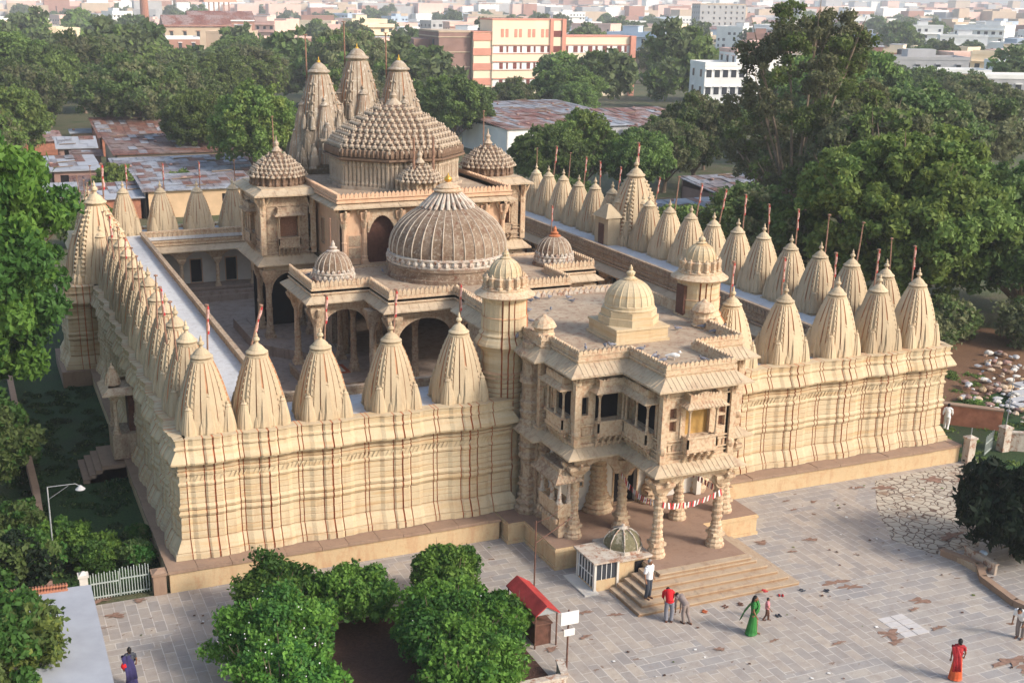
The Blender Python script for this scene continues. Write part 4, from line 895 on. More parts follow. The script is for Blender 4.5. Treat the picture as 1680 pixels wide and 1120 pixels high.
# three spires
for i,(x,y,w,z0,zt) in enumerate([(23.4,84.1,1.62,11.8,18.05),(GX+.05,84.9,1.72,12.2,18.9),(29.3,84.1,1.62,11.8,18.15)]):
    b=MB(); h=zt-z0; b.box(x-w*.95,y-w*.95,7,x+w*.95,y+w*.95,z0+.6,0)
    for zz in (z0-.5,z0-.1,z0+.3): b.box(x-w*1.08,y-w*1.08,zz,x+w*1.08,y+w*1.08,zz+.1,0)
    curv(b,x,y,z0+.5,w*.93,h-.5,.46,lv=14,pw=2.5)
    for s in range(4):
        c,sn=[(1,0),(0,1),(-1,0),(0,-1)][s]
        def P(u,v): return x+u*c-v*sn,y+u*sn+v*c
        X,Y=P(0,-w*.76); curv(b,X,Y,z0+.4,w*.50,h*.60,.34,pw=2.2); cap(b,X,Y,z0+.4+h*.60,w*.19)
        X,Y=P(0,-w*1.1); curv(b,X,Y,z0+.3,w*.34,h*.34,.34,lv=6); cap(b,X,Y,z0+.3+h*.34,w*.13)
        for q in (-1,1):
            for (u,v,zz,ww,hh) in ((.70,-.70,.35,.34,.42),(.56,-.56,h*.30,.27,.34),(.44,-.44,h*.52,.20,.26),(.98,-.98,.05,.22,.26),(.52,-.92,.2,.22,.28),(.36,-.70,h*.24,.18,.24),(.5,-.74,h*.42,.13,.18),(1.02,-.62,.0,.17,.2)):
                X,Y=P(q*w*u*1.16,w*v*1.16); mini(b,X,Y,z0+zz,w*ww,h*hh)
            for kk in range(9):
                tt=kk/9; r=w*.93*(.46+.54*(1-tt**2.7)); X,Y=P(q*.62*r,-.86*r); b.ball((X,Y,z0+.7+(h-.7)*tt),(.10,.10,.09),6,0,4)
    petals(b,x,y,z0+.2,w*.98,6,.7,0,.16)
    b.build('spire',[M['spirew'] if 'spirew' in M else M.setdefault('spirew',stone('spire_weathered',(.41,.335,.25),(.32,.25,.185),(.20,.12,.08),.7,1.4,.8,12,blotch=(.60,.55,.47),bamt=.5)),M['sjoint']],sanc)
    b=MB(); cap(b,x,y,zt,w*.44,0,False,20); b.build('amalaka',[M['spirew']],sanc)
    b=MB(); b.lathe(x,y,[(.08,zt+.75),(.13,zt+.82),(.12,zt+.92),(.04,zt+1.0),(.015,zt+1.2)],10); b.build('gilded_pot',[M['gold']],sanc)
    b=MB(); b.box(x-.5,y-w-.6,z0+1.0,x+.5,y-w*.6,z0+1.9); b.box(x-.35,y-w-.62,z0+1.15,x+.35,y-w-.55,z0+1.75,1); b.box(x-.65,y-w-.75,z0+1.9,x+.65,y-w*.6,z0+2.05); mini(b,x,y-w-.3,z0+2.0,.45,1.2); b.build('niche',[M['spirew'],M['dark']],sanc)
    MB().tube([(x-.62,y+.9,zt-1.5),(x-.66,y+.9,zt+2.6)],[.07,.045],6).lathe(x-.66,y+.9,[(.16,zt+2.6),(.16,zt+2.66)],8).build('flag_mast',[M['pole']],sanc)
# ---------------------------------------------------------------- vegetation
def leaf_mesh(name,clumps,n,size,mats,seed,outer=.7,elong=1.7,droop=0.0,jit=.8,fill=.25,zs=.85,sub=11):
    R=np.random.default_rng(seed); C=np.array([c[:4] for c in clumps],dtype=float); Mi=np.array([c[4] for c in clumps])
    if sub:
        k=sub; m=len(C); dd=R.normal(size=(m,k,3)); dd[:,:,2]+=.3; dd/=np.linalg.norm(dd,axis=2)[:,:,None]
        an=R.uniform(.7,1.3,size=(m,1,3)); rr=C[:,3][:,None,None]*R.uniform(.55,1.12,size=(m,k,1))
        P=C[:,None,:3]+dd*rr*an*np.array([1,1,zs]); rs=C[:,3][:,None]*R.uniform(.22,.52,size=(m,k))
        C=np.concatenate([P.reshape(-1,3),rs.reshape(-1,1)],1); Mi=np.repeat(Mi,k)
    w=C[:,3]**2; idx=R.choice(len(C),n,p=w/w.sum())
    d=R.normal(size=(n,3)); d[:,2]+=.35; d/=np.linalg.norm(d,axis=1)[:,None]
    rad=C[idx,3]*np.where(R.random(n)<fill,R.random(n)**.5,1-.28*R.random(n)**1.5)
    # lumpy clumps
    rad*=np.exp(R.normal(size=n)*.16)
    p=C[idx,:3]+d*rad[:,None]*np.array([1,1,zs])
    nr=d*.9+R.normal(size=(n,3))*jit; nr/=np.linalg.norm(nr,axis=1)[:,None]
    a=np.cross(nr,R.normal(size=(n,3))); a[:,2]-=droop; a/=np.linalg.norm(a,axis=1)[:,None]
    b=np.cross(nr,a); b/=np.linalg.norm(b,axis=1)[:,None]
    s=size*(.6+.8*R.random(n))[:,None]
    V=np.empty((n,4,3)); V[:,0]=p-a*s*elong*.5; V[:,1]=p+b*s*.5-nr*s*.12; V[:,2]=p+a*s*elong*.5; V[:,3]=p-b*s*.5-nr*s*.12
    me=bpy.data.meshes.new(name); me.vertices.add(4*n); me.vertices.foreach_set('co',V.ravel()); me.loops.add(4*n); me.loops.foreach_set('vertex_index',np.arange(4*n,dtype=np.int32))
    me.polygons.add(n); me.polygons.foreach_set('loop_start',np.arange(0,4*n,4,dtype=np.int32)); 
    try: me.polygons.foreach_set('loop_total',np.full(n,4,dtype=np.int32))
    except Exception: pass
    for m in mats: me.materials.append(m)
    if len(mats)>1:
        k=Mi[idx]; fl=R.random(n)<.12; k=np.where(fl,R.integers(0,len(mats),n),k); me.polygons.foreach_set('material_index',k.astype(np.int32))
    me.update(calc_edges=True); me.validate(); return me
def crown_clumps(R,h0,h1,rx,k,cr,nm=1,lo=-.35,ry=None,core=3):
    ry=ry or rx; cz=(h0+h1)/2; rz=(h1-h0)/2; out=[]
    for i in range(k):
        t=(i+.5)/k; z=lo+(1-lo)*t; z=min(.98,z+R.uniform(-.06,.06)); ph=i*2.39996+R.uniform(-.4,.4); q=math.sqrt(max(0,1-z*z))*R.uniform(.72,1.0)
        r=cr*R.uniform(.7,1.25)
        out.append((q*math.cos(ph)*max(rx-r,.2),q*math.sin(ph)*max(ry-r,.2),cz+z*max(rz-r,.2)*R.uniform(.85,1.02),r,R.randrange(nm)))
    for i in range(core): out.append((R.uniform(-.3,.3)*rx,R.uniform(-.3,.3)*ry,cz+R.uniform(-.3,.4)*rz,cr*1.5,R.randrange(nm)))
    return out
def trunk_mesh(clumps,R,h0,tr,mat,lean=.3,nl=9,th=.45):
    b=MB(); top=Vector((R.uniform(-lean,lean),R.uniform(-lean,lean),h0*1.05+.3)); b.tube([(0,0,-.3),(0,0,.15),top*.5+Vector((0,0,.1)),top],[tr*1.5,tr*1.1,tr*.9,tr*.75],8)
    cs=sorted(clumps,key=lambda c:-c[3])[:]; R.shuffle(cs)
    for c in cs[:nl]:
        e=Vector(c[:3]); m=(top+e)*.5+Vector((R.uniform(-.4,.4),R.uniform(-.4,.4),R.uniform(-.2,.5)))
        b.tube([top*.85,m,e,e+(e-m)*.35],[tr*.5,tr*.3,tr*.16,tr*.05],5)
        for q in range(2):
            f=e+Vector((R.uniform(-1,1),R.uniform(-1,1),R.uniform(0,1)))*c[3]; b.tube([(m+e)/2,f],[tr*.15,tr*.04],4)
    return b
def make_tree(label,loc,h,r,seed,mats,n=9000,size=.35,k=22,cr=None,h0f=.28,tr=.3,name='tree',group=None,bark=None,lo=-.35,nl=10,rz=0,fill=.25,elong=1.7,cat='tree',core=3,jit=.8,droop=0,ry=None):
    R=random.Random(seed); t=E(name,label,cat,loc,rz,group); cl=crown_clumps(R,h*h0f,h,r,k,cr or r*.36,len(mats),lo,ry,core)
    o=trunk_mesh(cl,R,h*h0f,tr,None,nl=nl).build('trunk',[bark or M['bark']],t,world=False)
    me=leaf_mesh('crown',cl,n,size,mats,seed,fill=fill,elong=elong,jit=jit,droop=droop); c=bpy.data.objects.new('crown',me); col.objects.link(c); c.parent=t
    return (t,[(o,[]),(c,[])])
L1=[M['leaf_bright']];LB=[M['leaf_bush'],M['leaf_bush'],M['leaf_bright']];LM=[M['leaf_mid'],M['leaf_dark']];LD=[M['leaf_dark'],M['leaf_olive']];LY=[M['leaf_yel'],M['leaf_mid']];LO=[M['leaf_olive'],M['leaf_mid']]
# forecourt bushes (flowering shrubs round the soil bed)
bush=[('rounded leafy shrub with scattered tiny white blossoms at the paving end of the bed',(8.35,37.6),3.0,2.3,26000),('leafy green shrub between the blossoming shrub and the plinth wall',(9.2,40.9),2.5,1.9,16000),
('dense dome-shaped shrub in front of the plinth wall beside the bare soil',(12.0,40.0),2.4,1.75,16000),('tall rounded shrub nearest the red awning and the stair',(15.7,40.0),2.7,1.55,16000),('broad low shrub in front of the sign boards',(14.4,35.9),2.7,2.6,34000),('small shrub tucked behind the twin white sign boards',(16.9,37.0),1.7,1.15,12000),
('blossoming shrub cut by the lower edge of the picture left of the soil',(7.9,34.6),2.8,2.0,18000),('bushy shrub cut by the lower picture edge beside the low white wall',(14.0,33.4),2.4,2.1,16000)]
for i,(lb,(x,y),h,r,n) in enumerate(bush):
    t=make_tree(lb,(x,y,0),h,r,100+i,LB,int(n*1.6),.10,34,r*.34,.06,.05,'shrub','shrubs round the soil bed',lo=-.75,nl=8,cat='shrub',fill=.2,jit=1.0,core=4)
    R=random.Random(i); b=MB()
    for k in range(14): 
        a=R.uniform(0,6.28); q=R.uniform(.3,.95)*r; z=h*(.95-.45*(q/r)**2); b.tube([(q*.7*math.cos(a),q*.7*math.sin(a),z*.6),(q*math.cos(a),q*math.sin(a),z),(q*1.08*math.cos(a),q*1.08*math.sin(a),z+R.uniform(.15,.5))],[.02,.015,.006],4)
    tag(b.build('twigs',[M['bark']],t[0],world=False),kind='stuff')
    if i in (0,4,6):
        b=MB()
        for k in range(16 if i!=4 else 6):
            a=R.uniform(0,6.28); q=math.sqrt(R.random())*r*.95; z=h*(.30+.72*math.sqrt(max(0,1-(q/r)**2))); b.ball((q*math.cos(a),q*math.sin(a),z),R.uniform(.018,.032),5,0,3)
        tag(b.build('blossoms',[M['shirtw']],t[0],world=False),kind='stuff')
# great bright tree on the left
make_tree('huge bright green leafy tree overhanging the shaded lane beside the side wall',(-3.6,64.5,0),19.6,8.9,11,[M['leaf_bright'],M['leaf_bright'],M['leaf_bush']],190000,.21,90,1.9,.10,.55,'tree',lo=-.85,nl=14,fill=.12,elong=2.0,core=10,droop=.5)
make_tree('bright low tree below the huge leafy tree at the left edge',(-1.2,57.0,0),5.6,3.2,12,[M['leaf_bright'],M['leaf_dark']],36000,.17,30,None,.15,.2,lo=-.6)
# right side trees
make_tree('tall airy tree with bare brown limbs and sky showing through its crown',(78,101,0),24.0,9.0,21,[M['leaf_olive'],M['leaf_olive'],M['leaf_mid']],62000,.21,66,1.5,.06,.45,'tree',bark=M['barkpale'],lo=-.9,nl=18,fill=.5,core=3)
make_tree('yellow-green spreading tree standing over the rubble beside the cloister corner',(65.5,72,0),14.6,10.0,22,[M['leaf_yel'],M['leaf_mid'],M['leaf_yel'],M['leaf_yel']],120000,.25,84,1.7,.05,.4,'tree',lo=-.9,nl=16)
make_tree('dark green tree beside the yellow-green tree at the right picture edge',(75,68,0),12.5,8.5,23,LM,60000,.25,56,1.8,.04,.4,lo=-.9)
make_tree('dull green broad tree behind the yellow-green tree, below the pale flat roofs',(100,112,0),14.5,11,24,[M['leaf_olive'],M['leaf_dark']],60000,.34,60,2.0,.1,.4,lo=-.6)
make_tree('grey-green tree between the airy tree and the yellow-green tree',(80,92,0),15,7.5,25,[M['leaf_olive'],M['leaf_mid']],44000,.3,50,1.6,.1,.35,lo=-.7,bark=M['barkpale'],nl=20)
make_tree('dark grove tree right of the airy tree, in front of the far town',(122,150,0),17.5,11,26,LM,44000,.4,50,2.3,.1,.4,lo=-.6)
make_tree('rounded dark tree filling the gap between airy tree and right edge',(118,122,0),13,10,27,LD,44000,.38,50,2.1,.1,.4,lo=-.6)
make_tree('low leafy tree rising behind the right-hand row of spires beside the tall shrine',(62,96,0),5.2,4.6,28,[M['leaf_mid'],M['leaf_mid'],M['leaf_yel']],26000,.22,34,1.2,.08,.2,lo=-.5)
make_tree('leafy tree behind the last spires of the right-hand row',(54,85,0),6.3,4.2,29,[M['leaf_mid'],M['leaf_dark']],20000,.22,30,1.1,.08,.2,lo=-.5)
make_tree('shaded dark tree hugging the corner of the cloister under the yellow-green tree',(58,80,0),9.5,5.5,30,LD,36000,.24,34,1.4,.1,.25,lo=-.6)
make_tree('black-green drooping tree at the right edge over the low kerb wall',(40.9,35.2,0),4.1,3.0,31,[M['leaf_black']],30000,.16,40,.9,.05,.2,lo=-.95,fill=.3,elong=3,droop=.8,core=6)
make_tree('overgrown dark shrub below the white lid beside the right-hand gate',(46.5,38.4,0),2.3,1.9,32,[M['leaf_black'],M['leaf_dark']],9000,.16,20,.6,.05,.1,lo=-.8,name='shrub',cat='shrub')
make_tree('overhanging leafy branch tree in the lower left corner by the grey roof',(-1.1,37.4,0),5.0,2.6,33,[M['leaf_bright'],M['leaf_dark'],M['leaf_yel']],16000,.15,26,.8,.15,.15,lo=-.7)
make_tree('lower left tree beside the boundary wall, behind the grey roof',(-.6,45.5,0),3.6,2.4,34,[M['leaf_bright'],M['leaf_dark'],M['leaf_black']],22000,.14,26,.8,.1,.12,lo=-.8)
for i,(x,y,h,r,lb) in enumerate([(3.0,48.6,1.5,1.25,'pale green weedy shrub growing behind the barred gate'),(2.0,49.9,1.7,1.3,'light green shrub at the foot of the street lamp'),(4.9,48.2,1.1,.85,'dark leafy shrub against the plinth corner inside the gate'),(.7,48.0,1.9,1.4,'shrub leaning over the old boundary wall by the white post'),(5.2,50.3,.9,.6,'tiny shrub beside the plinth beyond the gate'),(.3,51.8,2.2,1.3,'dark shrub left of the lamp pole'),(1.0,62,1.3,1.1,'small shaded shrub in the lane under the huge tree')]):
    make_tree(lb,(x,y,0),h,r,60+i,[M['leaf_bright'],M['leaf_bush']] if i<2 else [M['leaf_bright'],M['leaf_dark']],9000,.12,18,r*.38,.05,.04,'shrub','shrubs in the side lane',lo=-.7,nl=5,cat='shrub')
# middle distance trees
mid=[((33.5,150),13.5,6.3,LY,'light green round tree in front of the left spire, beyond the shed roofs',15),((30,171),11.5,5.2,LM,'bare-limbed green tree beside the light green round tree',16),((26,207),14,9.6,LD,'wide dark tree behind the rusty shed roofs',17),((36,222),13,8,LD,'dark tree right of the wide one behind the sheds',18),((5.5,178),12,6.5,[M['leaf_mid'],M['leaf_mid'],M['leaf_yel']],'bushy bright tree left of the rusty sheds',19),((1.5,150),11.5,6,LO,'thin grey-limbed tree between the huge tree and the sheds',20),
((9,255),17,12,LM,'broad green tree at the left edge beyond the sheds',21),((24,268),16,11,LD,'deep green tree behind the grey-limbed tree near the left edge',22),((56,255),14,10,LO,'hazy olive tree left of the three tall spires',23),((46,240),13.5,8.5,LM,'mid green tree above the light green round tree',24),((62,205),13,8,LO,'airy olive tree directly left of the spires',25),((80,262),18,10,LO,'tall hazy tree behind the middle spire',26),((74,185),12,7.5,LM,'green tree right of the spires, beside the tin sheds',27),((92,285),14,7,LD,'dark tree between the spires and the brick-sided block',28),
((114,224),11.5,7.6,LM,'large dark tree in front of the cream hostel block',29),((112,216),8.5,5.0,LM,'small tree below the large one in front of the hostel',30),((101,222),8.5,5.5,LD,'low dark round tree at the foot of the hostel',31),((63,128),9.5,5.2,LM,'green tree behind the cloister between sanctuary and tin sheds',32),((70,133),10.5,5.5,LY,'feathery light tree in front of the tin sheds',33),((75,128),9.0,5.0,LM,'dense green tree below the feathery one, behind the spire row',34),((82,133),9.5,5.4,LD,'dark green tree above the tall side shrine',35),((89,137),11.5,6.5,LD,'tall dark tree right of the tin sheds',36),((99,150),10,7,LD,'dark tree left of the airy tree, below the white building',37),((94,126),8,5.5,LD,'low shaded tree in the hollow above the right-hand spires',38),((129,176),8.5,6.5,LD,'round dark tree beside the white building',39),((172,262),13,8,LM,'green tree right of the cream hostel',40),((196,322),14,9,LO,'hazy green tree beyond the hostel corner',41),((175,180),11,8,LD,'dark tree right of the airy tree below the town',42),((190,205),11,8,LM,'green tree below the pale flat-roofed buildings',43),((155,155),12,9.5,LD,'spreading dark tree near the right edge below the flat roofs',44),((205,240),11,8,LD,'round dark tree in front of the town near the right edge',45),((180,255),11,7,LM,'tree in front of the red-roofed rows of the town',46),
((3.5,200),11,7,LM,'spreading green tree beside the left picture edge above the huge tree',51),((10,225),12.5,8,LD,'dark tree between the left edge and the wide dark tree',52),((-1,140),8,5,LM,'green tree peeping above the huge bright tree',53),((15,240),15,9,LM,'broad mid green tree left of the brick mill walls',54),((38,300),15,11,LO,'hazy olive tree in front of the brick mill',55),((70,330),14,10,LM,'green tree right of the brick mill',56),((6,330),16,12,LD,'large dark tree below the top left cream house',57),((98,330),14,9,LO,'hazy tree right of the middle spire mast',58),((47,118),3.5,3.4,LM,'low bright scrub tree behind the back wall left of the sanctuary',47),((57,112),6.0,4.0,LM,'small green tree just behind the back row near the sanctuary',48)]
protos={}
for i,((x,y),h,r,ms,lb,sd_) in enumerate(mid):
    key=(sd_%5,id(ms))
    if key in protos:
        tr,h0,r0=protos[key]; o=dup(tr,None,(x,y,0),(i*1.7)%6.28,(r/r0,r/r0,h/h0),lb)
    else:
        big=y>190
        tr=make_tree(lb,(x,y,0),h,r,200+i,ms,34000 if big else 40000,r*.040 if big else r*.038,52,r*.24,.12,.3,'tree',None,lo=-.6,nl=14,bark=M['barkpale'] if ms is LO else None,fill=.2); protos[key]=(tr,h,r)
for i,((x,y),h,r) in enumerate([((4.6,128),3.6,2.6),((12,131),2.2,2.0),((15.5,146),4.8,2.6),((22.5,143),3.8,2.3),((9.5,121),2.4,2.2)]):
    make_tree(['scrubby bush in the open ground behind the back wall, left of the sheds','low green bush before the brick-red shed wall','slender green sapling standing in front of the rusty roofs','green sapling between the two rows of shed roofs','bright green bush seen between the back-row spires'][i],(x,y,0),h,r,300+i,[M['leaf_mid'],M['leaf_yel']],5000,.3,18,r*.4,.1,.1,'bush' if i<2 else 'tree',lo=-.6,nl=6,cat='bush' if i<2 else 'tree')
# hedge strip behind back wall
hd=leaf_mesh('hedge_leaves',[(x,97.2+.2*math.sin(x),.8,.9,0) for x in np.arange(8,42,.8)],14000,.2,[M['leaf_mid']],5); ho=bpy.data.objects.new('hedge',hd); col.objects.link(ho); tag(ho,'low green hedge growing behind the back row of spires','hedge')
# lawn tufts
R0=np.random.default_rng(4)
cl=[(float(R0.uniform(-1,5.6)),float(R0.uniform(46.2,75)),0.0,.35,0) for _ in range(260)]
g=bpy.data.objects.new('grass',leaf_mesh('grass',cl,26000,.10,[M['lawn'],M['leaf_dark']],9,zs=.35,sub=0)); col.objects.link(g); tag(g,kind='stuff')
cl=[(float(R0.uniform(47.5,60)),float(R0.uniform(38,58)),0.0,.4,0) for _ in range(150)]
g=bpy.data.objects.new('weeds',leaf_mesh('weeds',cl,12000,.11,[M['leaf_mid'],M['lawn']],10,zs=.35,sub=0)); col.objects.link(g); tag(g,kind='stuff')

for i,(x,y,h,r,lb) in enumerate([(60,62.5,2.6,2.4,'dark undergrowth shrub at the back of the rubble, below the yellow-green tree'),(64,64.5,3.0,2.6,'dark shrub behind the middle of the rubble heap'),(69,61,3.2,2.8,'green shrub at the right edge above the rubble'),(55.5,66,2.6,2.2,'shaded shrub against the cloister corner above the bare earth'),(53.2,50.4,.8,.7,'small weedy plant on the maroon retaining wall'),(60.5,48.5,1.2,1.1,'weedy bush beyond the yard wall at the right edge')]):
    make_tree(lb,(x,y,0),h,r,400+i,LM if i>2 else LD,9000,.2,22,r*.4,.03,.05,'shrub','shrubs beyond the right corner',lo=-.8,nl=5,cat='shrub')
# ---------------------------------------------------------------- sheds, hostel, houses
ORD=['nearest','second nearest','third nearest','fourth nearest','fifth nearest','sixth nearest','seventh nearest','eighth nearest','ninth nearest','tenth nearest','eleventh nearest','twelfth nearest','thirteenth nearest','fourteenth nearest','fifteenth nearest','sixteenth nearest']
def roof_slab(parent,x0,y0,x1,y1,za,zb,mat,name='roof',th=.12,ov=.4,rows=0,seed=1):
    "lean-to or single pitch slab: za at y0, zb at y1; optional overlapping tin sheets"
    b=MB(); b.add([(x0-ov,y0-ov,za),(x1+ov,y0-ov,za),(x1+ov,y1+ov,zb),(x0-ov,y1+ov,zb),(x0-ov,y0-ov,za-th),(x1+ov,y0-ov,za-th),(x1+ov,y1+ov,zb-th),(x0-ov,y1+ov,zb-th)],[(0,1,2,3),(7,6,5,4),(0,4,5,1),(1,5,6,2),(2,6,7,3),(3,7,4,0)],0)
    if rows:
        R=random.Random(seed); n=int((x1-x0)/1.0); 
        for j in range(rows):
            for i in range(n):
                if R.random()<.75:
                    u0,u1=x0+(x1-x0)*i/n,x0+(x1-x0)*(i+1.02)/n; v0,v1=j/rows,(j+1.05)/rows; e=R.uniform(.02,.13); ya,yb=y0+(y1-y0)*v0,y0+(y1-y0)*v1; zA,zB=za+(zb-za)*v0+e,za+(zb-za)*v1+e*.6; s=R.uniform(-.25,.25)
                    b.add([(u0,ya+s,zA),(u1,ya+s,zA),(u1,yb+s,zB),(u0,yb+s,zB),(u0,ya+s,zA-.03),(u1,ya+s,zA-.03),(u1,yb+s,zB-.03),(u0,yb+s,zB-.03)],[(0,1,2,3),(0,4,5,1),(1,5,6,2),(3,7,4,0)],R.choice([0,0,1,2]))
    ms=mat if isinstance(mat,list) else [mat,M['tin2'],M['tin']]
    o=b.build(name,ms,parent)
    R=random.Random(seed+900); k=int((x1-x0)*(y1-y0)/16)
    for i in range(min(k,12)):
        q=R.random(); x=R.uniform(x0,x1); y=R.uniform(y0,y1); z=za+(zb-za)*(y-y0)/(y1-y0)+.12
        if R.random()<.5: a=R.uniform(-.5,.5); tag(MB().tube([(x,y,z),(x+2.4*math.cos(a),y+2.4*math.sin(a)*.3,z+.1)],.07,5).build('roof_pole',[M['bark']],parent))
        else: tag(MB().ball((x,y,z+.05),(R.uniform(.2,.45),R.uniform(.2,.4),.16),7,0,4).build('roof_stone',[M['brickdull']],parent))
    return o
def shed(label,x0,y0,x1,y1,h0,h1,wm,rm,win=(),rows=3,seed=1,rz=0,name='shed',grp=None):
    t=E(name,label,'shed',(x0,y0,0),rz,grp); L_=x1-x0; D=y1-y0
    b=MB(); w=MB(); wallop(w,L_,0,h0-.1,list(win),.25,0,1); b.merge(w,Matrix.Translation((x0,y0,0))); b.box(x0,y0,0,x0+.25,y1,min(h0,h1)-.1); b.box(x1-.25,y0,0,x1,y1,min(h0,h1)-.1); b.box(x0,y1-.25,0,x1,y1,h1-.15)
    b.build('wall',[M[wm],M['dark']],t)
    roof_slab(t,x0,y0,x1,y1,h0,h1,[M[rm],M['tin2'],M['tin'],M['tin3']],rows=rows,seed=seed); return t
shed('long buff-walled shed with a small red window behind the back spires',17.6,134.5,29.5,141,3.1,3.9,'buff','tin2',[(8.3,9.4,1.5,2.4)],5,1)
shed('red brick walled lean-to with a dark roof left of the buff shed',13.0,135,17.3,141,2.4,3.2,'brick','roofgrey',[],4,2)
shed('low shanty with dark grey slate roof by the huge tree',7.5,133,12.6,140,2.3,3.0,'brickdull','tin2',[(1.5,2.4,0,2)],4,3)
shed('long rusty-roofed shed, highest of the left-hand cluster',19,192,41,204,3.0,4.8,'brick','tin',[(2,3,1,2)],5,4)
shed('patched tin shed with grey sheets, middle of the left-hand cluster',18.2,166,36,178,3.4,4.6,'h_tan','tin',[(8,10,0,2.2)],6,5)
shed('low rusty shed with open dark fronts and hanging cloths',17.0,152,36.5,160,2.8,3.6,'brickdull','tin2',[(1.2,3.4,.2,2.3),(5,8,0,2.3),(12,15,0,2.3)],5,6)
shed('small grey tin shed left of the rusty cluster',9.5,158,15.2,168,2.6,3.2,'brickdull','roofgrey',[(1,2,0,2)],4,7)
for i,(x,c,lb) in enumerate([(18.9,'pinkc','bright pink cloth hanging at the low rusty shed'),(21.5,'shirtw','white cloth hung out below the rusty shed eave'),(26.0,'h_blue','pale blue sheet hung before the dark shed opening'),(15.5,'h_cream','cream sheet hanging by the shanty posts')]):
    b=MB(); y=151.2; k=8
    for j in range(k): b.box(x+j*.2,y+.06*math.sin(j*1.7),.5,x+.21+j*.2,y+.03+.06*math.sin(j*1.7),2.2)
    tag(b.build('hanging_cloth',[M[c]]),lb,'cloth')
# tin sheds right of the sanctuary
shed('long barrack with pale walls and a red rusted ridge roof',77.5,172,92,188,4.4,5.6,'h_white','tin3',[(1.5,2.5,0,3.2),(4,5,0,3.2),(7,8,0,3.2)],6,11,.06)
shed('low tin-roofed godown behind the red rusted barrack',86,196,108,214,4.2,5.0,'brickdull','tin2',[(2,3,1,2)],6,12,.05)
shed('grey asbestos-roofed shed between the barrack and dark trees',93.5,176,103,188,4.0,4.6,'h_grey','roofgrey',[(1,2,0,2)],4,13,.05)
shed('maroon tin shed with white wall under the trees',103.5,178,117,192,3.6,5.2,'h_white','tin3',[(2,3,0,2),(6,7,0,2)],6,14,.04)
shed('rust-brown shed at the edge of the tall dark trees',101,168,113,175,3.0,4.0,'h_white','tin',[(3,4,0,2)],4,15,.03)
shed('shaded mud-coloured shed roof seen beneath the airy tree',77,112,90,121,2.8,3.8,'brickdull','tin2',[(3,5,0,2)],5,16)
shed('flat grey shed by the hollow behind the right-hand spires',64,104,75,112,2.2,2.8,'h_tan','roofgrey',[(4,6,0,1.9)],4,17)
R=random.Random(63); sh=[]
for (x,y) in [(6.5,143),(11.5,147),(18.5,145.5),(24.5,146),(30.5,146.5),(13.5,175),(12.5,187),(8,196),(38.5,160),(41,175),(44,192),(31,184),(23,183.5),(16,205)]:
    sh.append((y,x))
for i,(y,x) in enumerate(sorted(sh)):
    w=R.uniform(3.6,5.6); d=R.uniform(3.2,5); rm=R.choice(['tin','tin2','roofgrey','tin3']); nm={'tin':'rusty','tin2':'patched grey','roofgrey':'plain grey','tin3':'reddish'}[rm]
    shed(f"{ORD[i]} of the little shanties among the left-hand sheds, with {nm} tin roof",x,y,x+w,y+d,R.uniform(2.0,2.7),R.uniform(2.6,3.3),R.choice(['brickdull','brick','h_tan','buff']),rm,[(.8,1.7,0,1.8)],3,80+i,R.uniform(-.08,.08),'shanty','shanties among the left-hand sheds')
def building(label,cx,cy,w,d,h,mat,rz=0,floors=None,bays=None,name='house',grp=None,cat='house',par=None,wmat='glassd',trim=None,parts=True,extra=0,seed=0):
    R=random.Random(seed); t=E(name,label,cat,(cx,cy,0),rz,grp); floors=floors or max(1,int(h/3)); bays=bays or max(2,int(w/3.2))
    b=MB(); b.box(-w/2,-d/2,-.3,w/2,d/2,h)
    ob=b.build('wall',[M[mat]],t,world=False)
    b=MB(); P=rect(-w/2,-d/2,w/2,d/2); ring(b,P,-.25,.08,h,h+.8); b.box(-w/2+.2,-d/2+.2,h,w/2-.2,d/2-.2,h+.05,1); 
    if extra: b.box(-w*.2,-d*.1,h,w*.15,d*.35,h+2.4,0)
    b.build('roof',[M[trim or mat],M['h_grey']],t,world=False)
    fh=h/floors
    wm=None
    for side,(Lw,M_) in enumerate([(w,Rz(0,(0,-d/2,0))),(d,Rz(-PI/2,(-w/2,0,0)))]):
        nb=bays if side==0 else max(1,int(d/3.5))
        for f in range(floors):
            for i in range(nb):
                if R.random()<.12: continue
                x=-Lw/2+Lw*(i+.5)/nb; z=fh*f+fh*.35; q=MB().box(-.55,-.06,0,.55,.03,fh*.42,0); q.box(-.7,-.35,fh*.44,.7,.0,fh*.48,1)
                o=MB().merge(q,M_@Matrix.Translation((x,0,z))).build('window',[M[wmat],M[trim or mat]],t,world=False) if parts else None
    return t
# cream hostel block
hx,hy=121.0,286.0
hos=E('hostel_block','large cream hostel block with salmon bands and white window strips','apartment block',(hx,hy,0),-.115)
def HB(b,n,ms):
    b.v=[((v[0] if v[0]<3.95 else 3.95+(v[0]-3.95)*(.80 if v[0]<27.2 else .80) if v[0]<27.25 else 3.95+23.3*.80+(v[0]-27.25)*.93),v[1],v[2]) for v in b.v]; return b.build(n,ms,hos,world=False)
b=MB(); b.box(3.2,0,0,27,11,18.6,0); HB(b,'tower_wall',[M['yellow']])
b=MB(); b.box(27,.6,0,47.5,11,14.6,0); HB(b,'wing_wall',[M['yellow']])
b=MB(); b.box(-1.5,.4,-.5,3.4,12,15.6,0); HB(b,'stair_wall',[M['yellow']])
for z in (3.0,6.6,10.2,13.7): HB(MB().box(-1.7,.2,z,3.9,.9,z+1.7),'salmon_band',[M['salmon']])
for x0,x1,zt in ((21.9,23.0,18.9),(25.9,27.2,18.9),(46.3,47.8,14.9)): HB(MB().box(x0,-.35,0,x1,.9,zt),'salmon_pier',[M['salmon']])
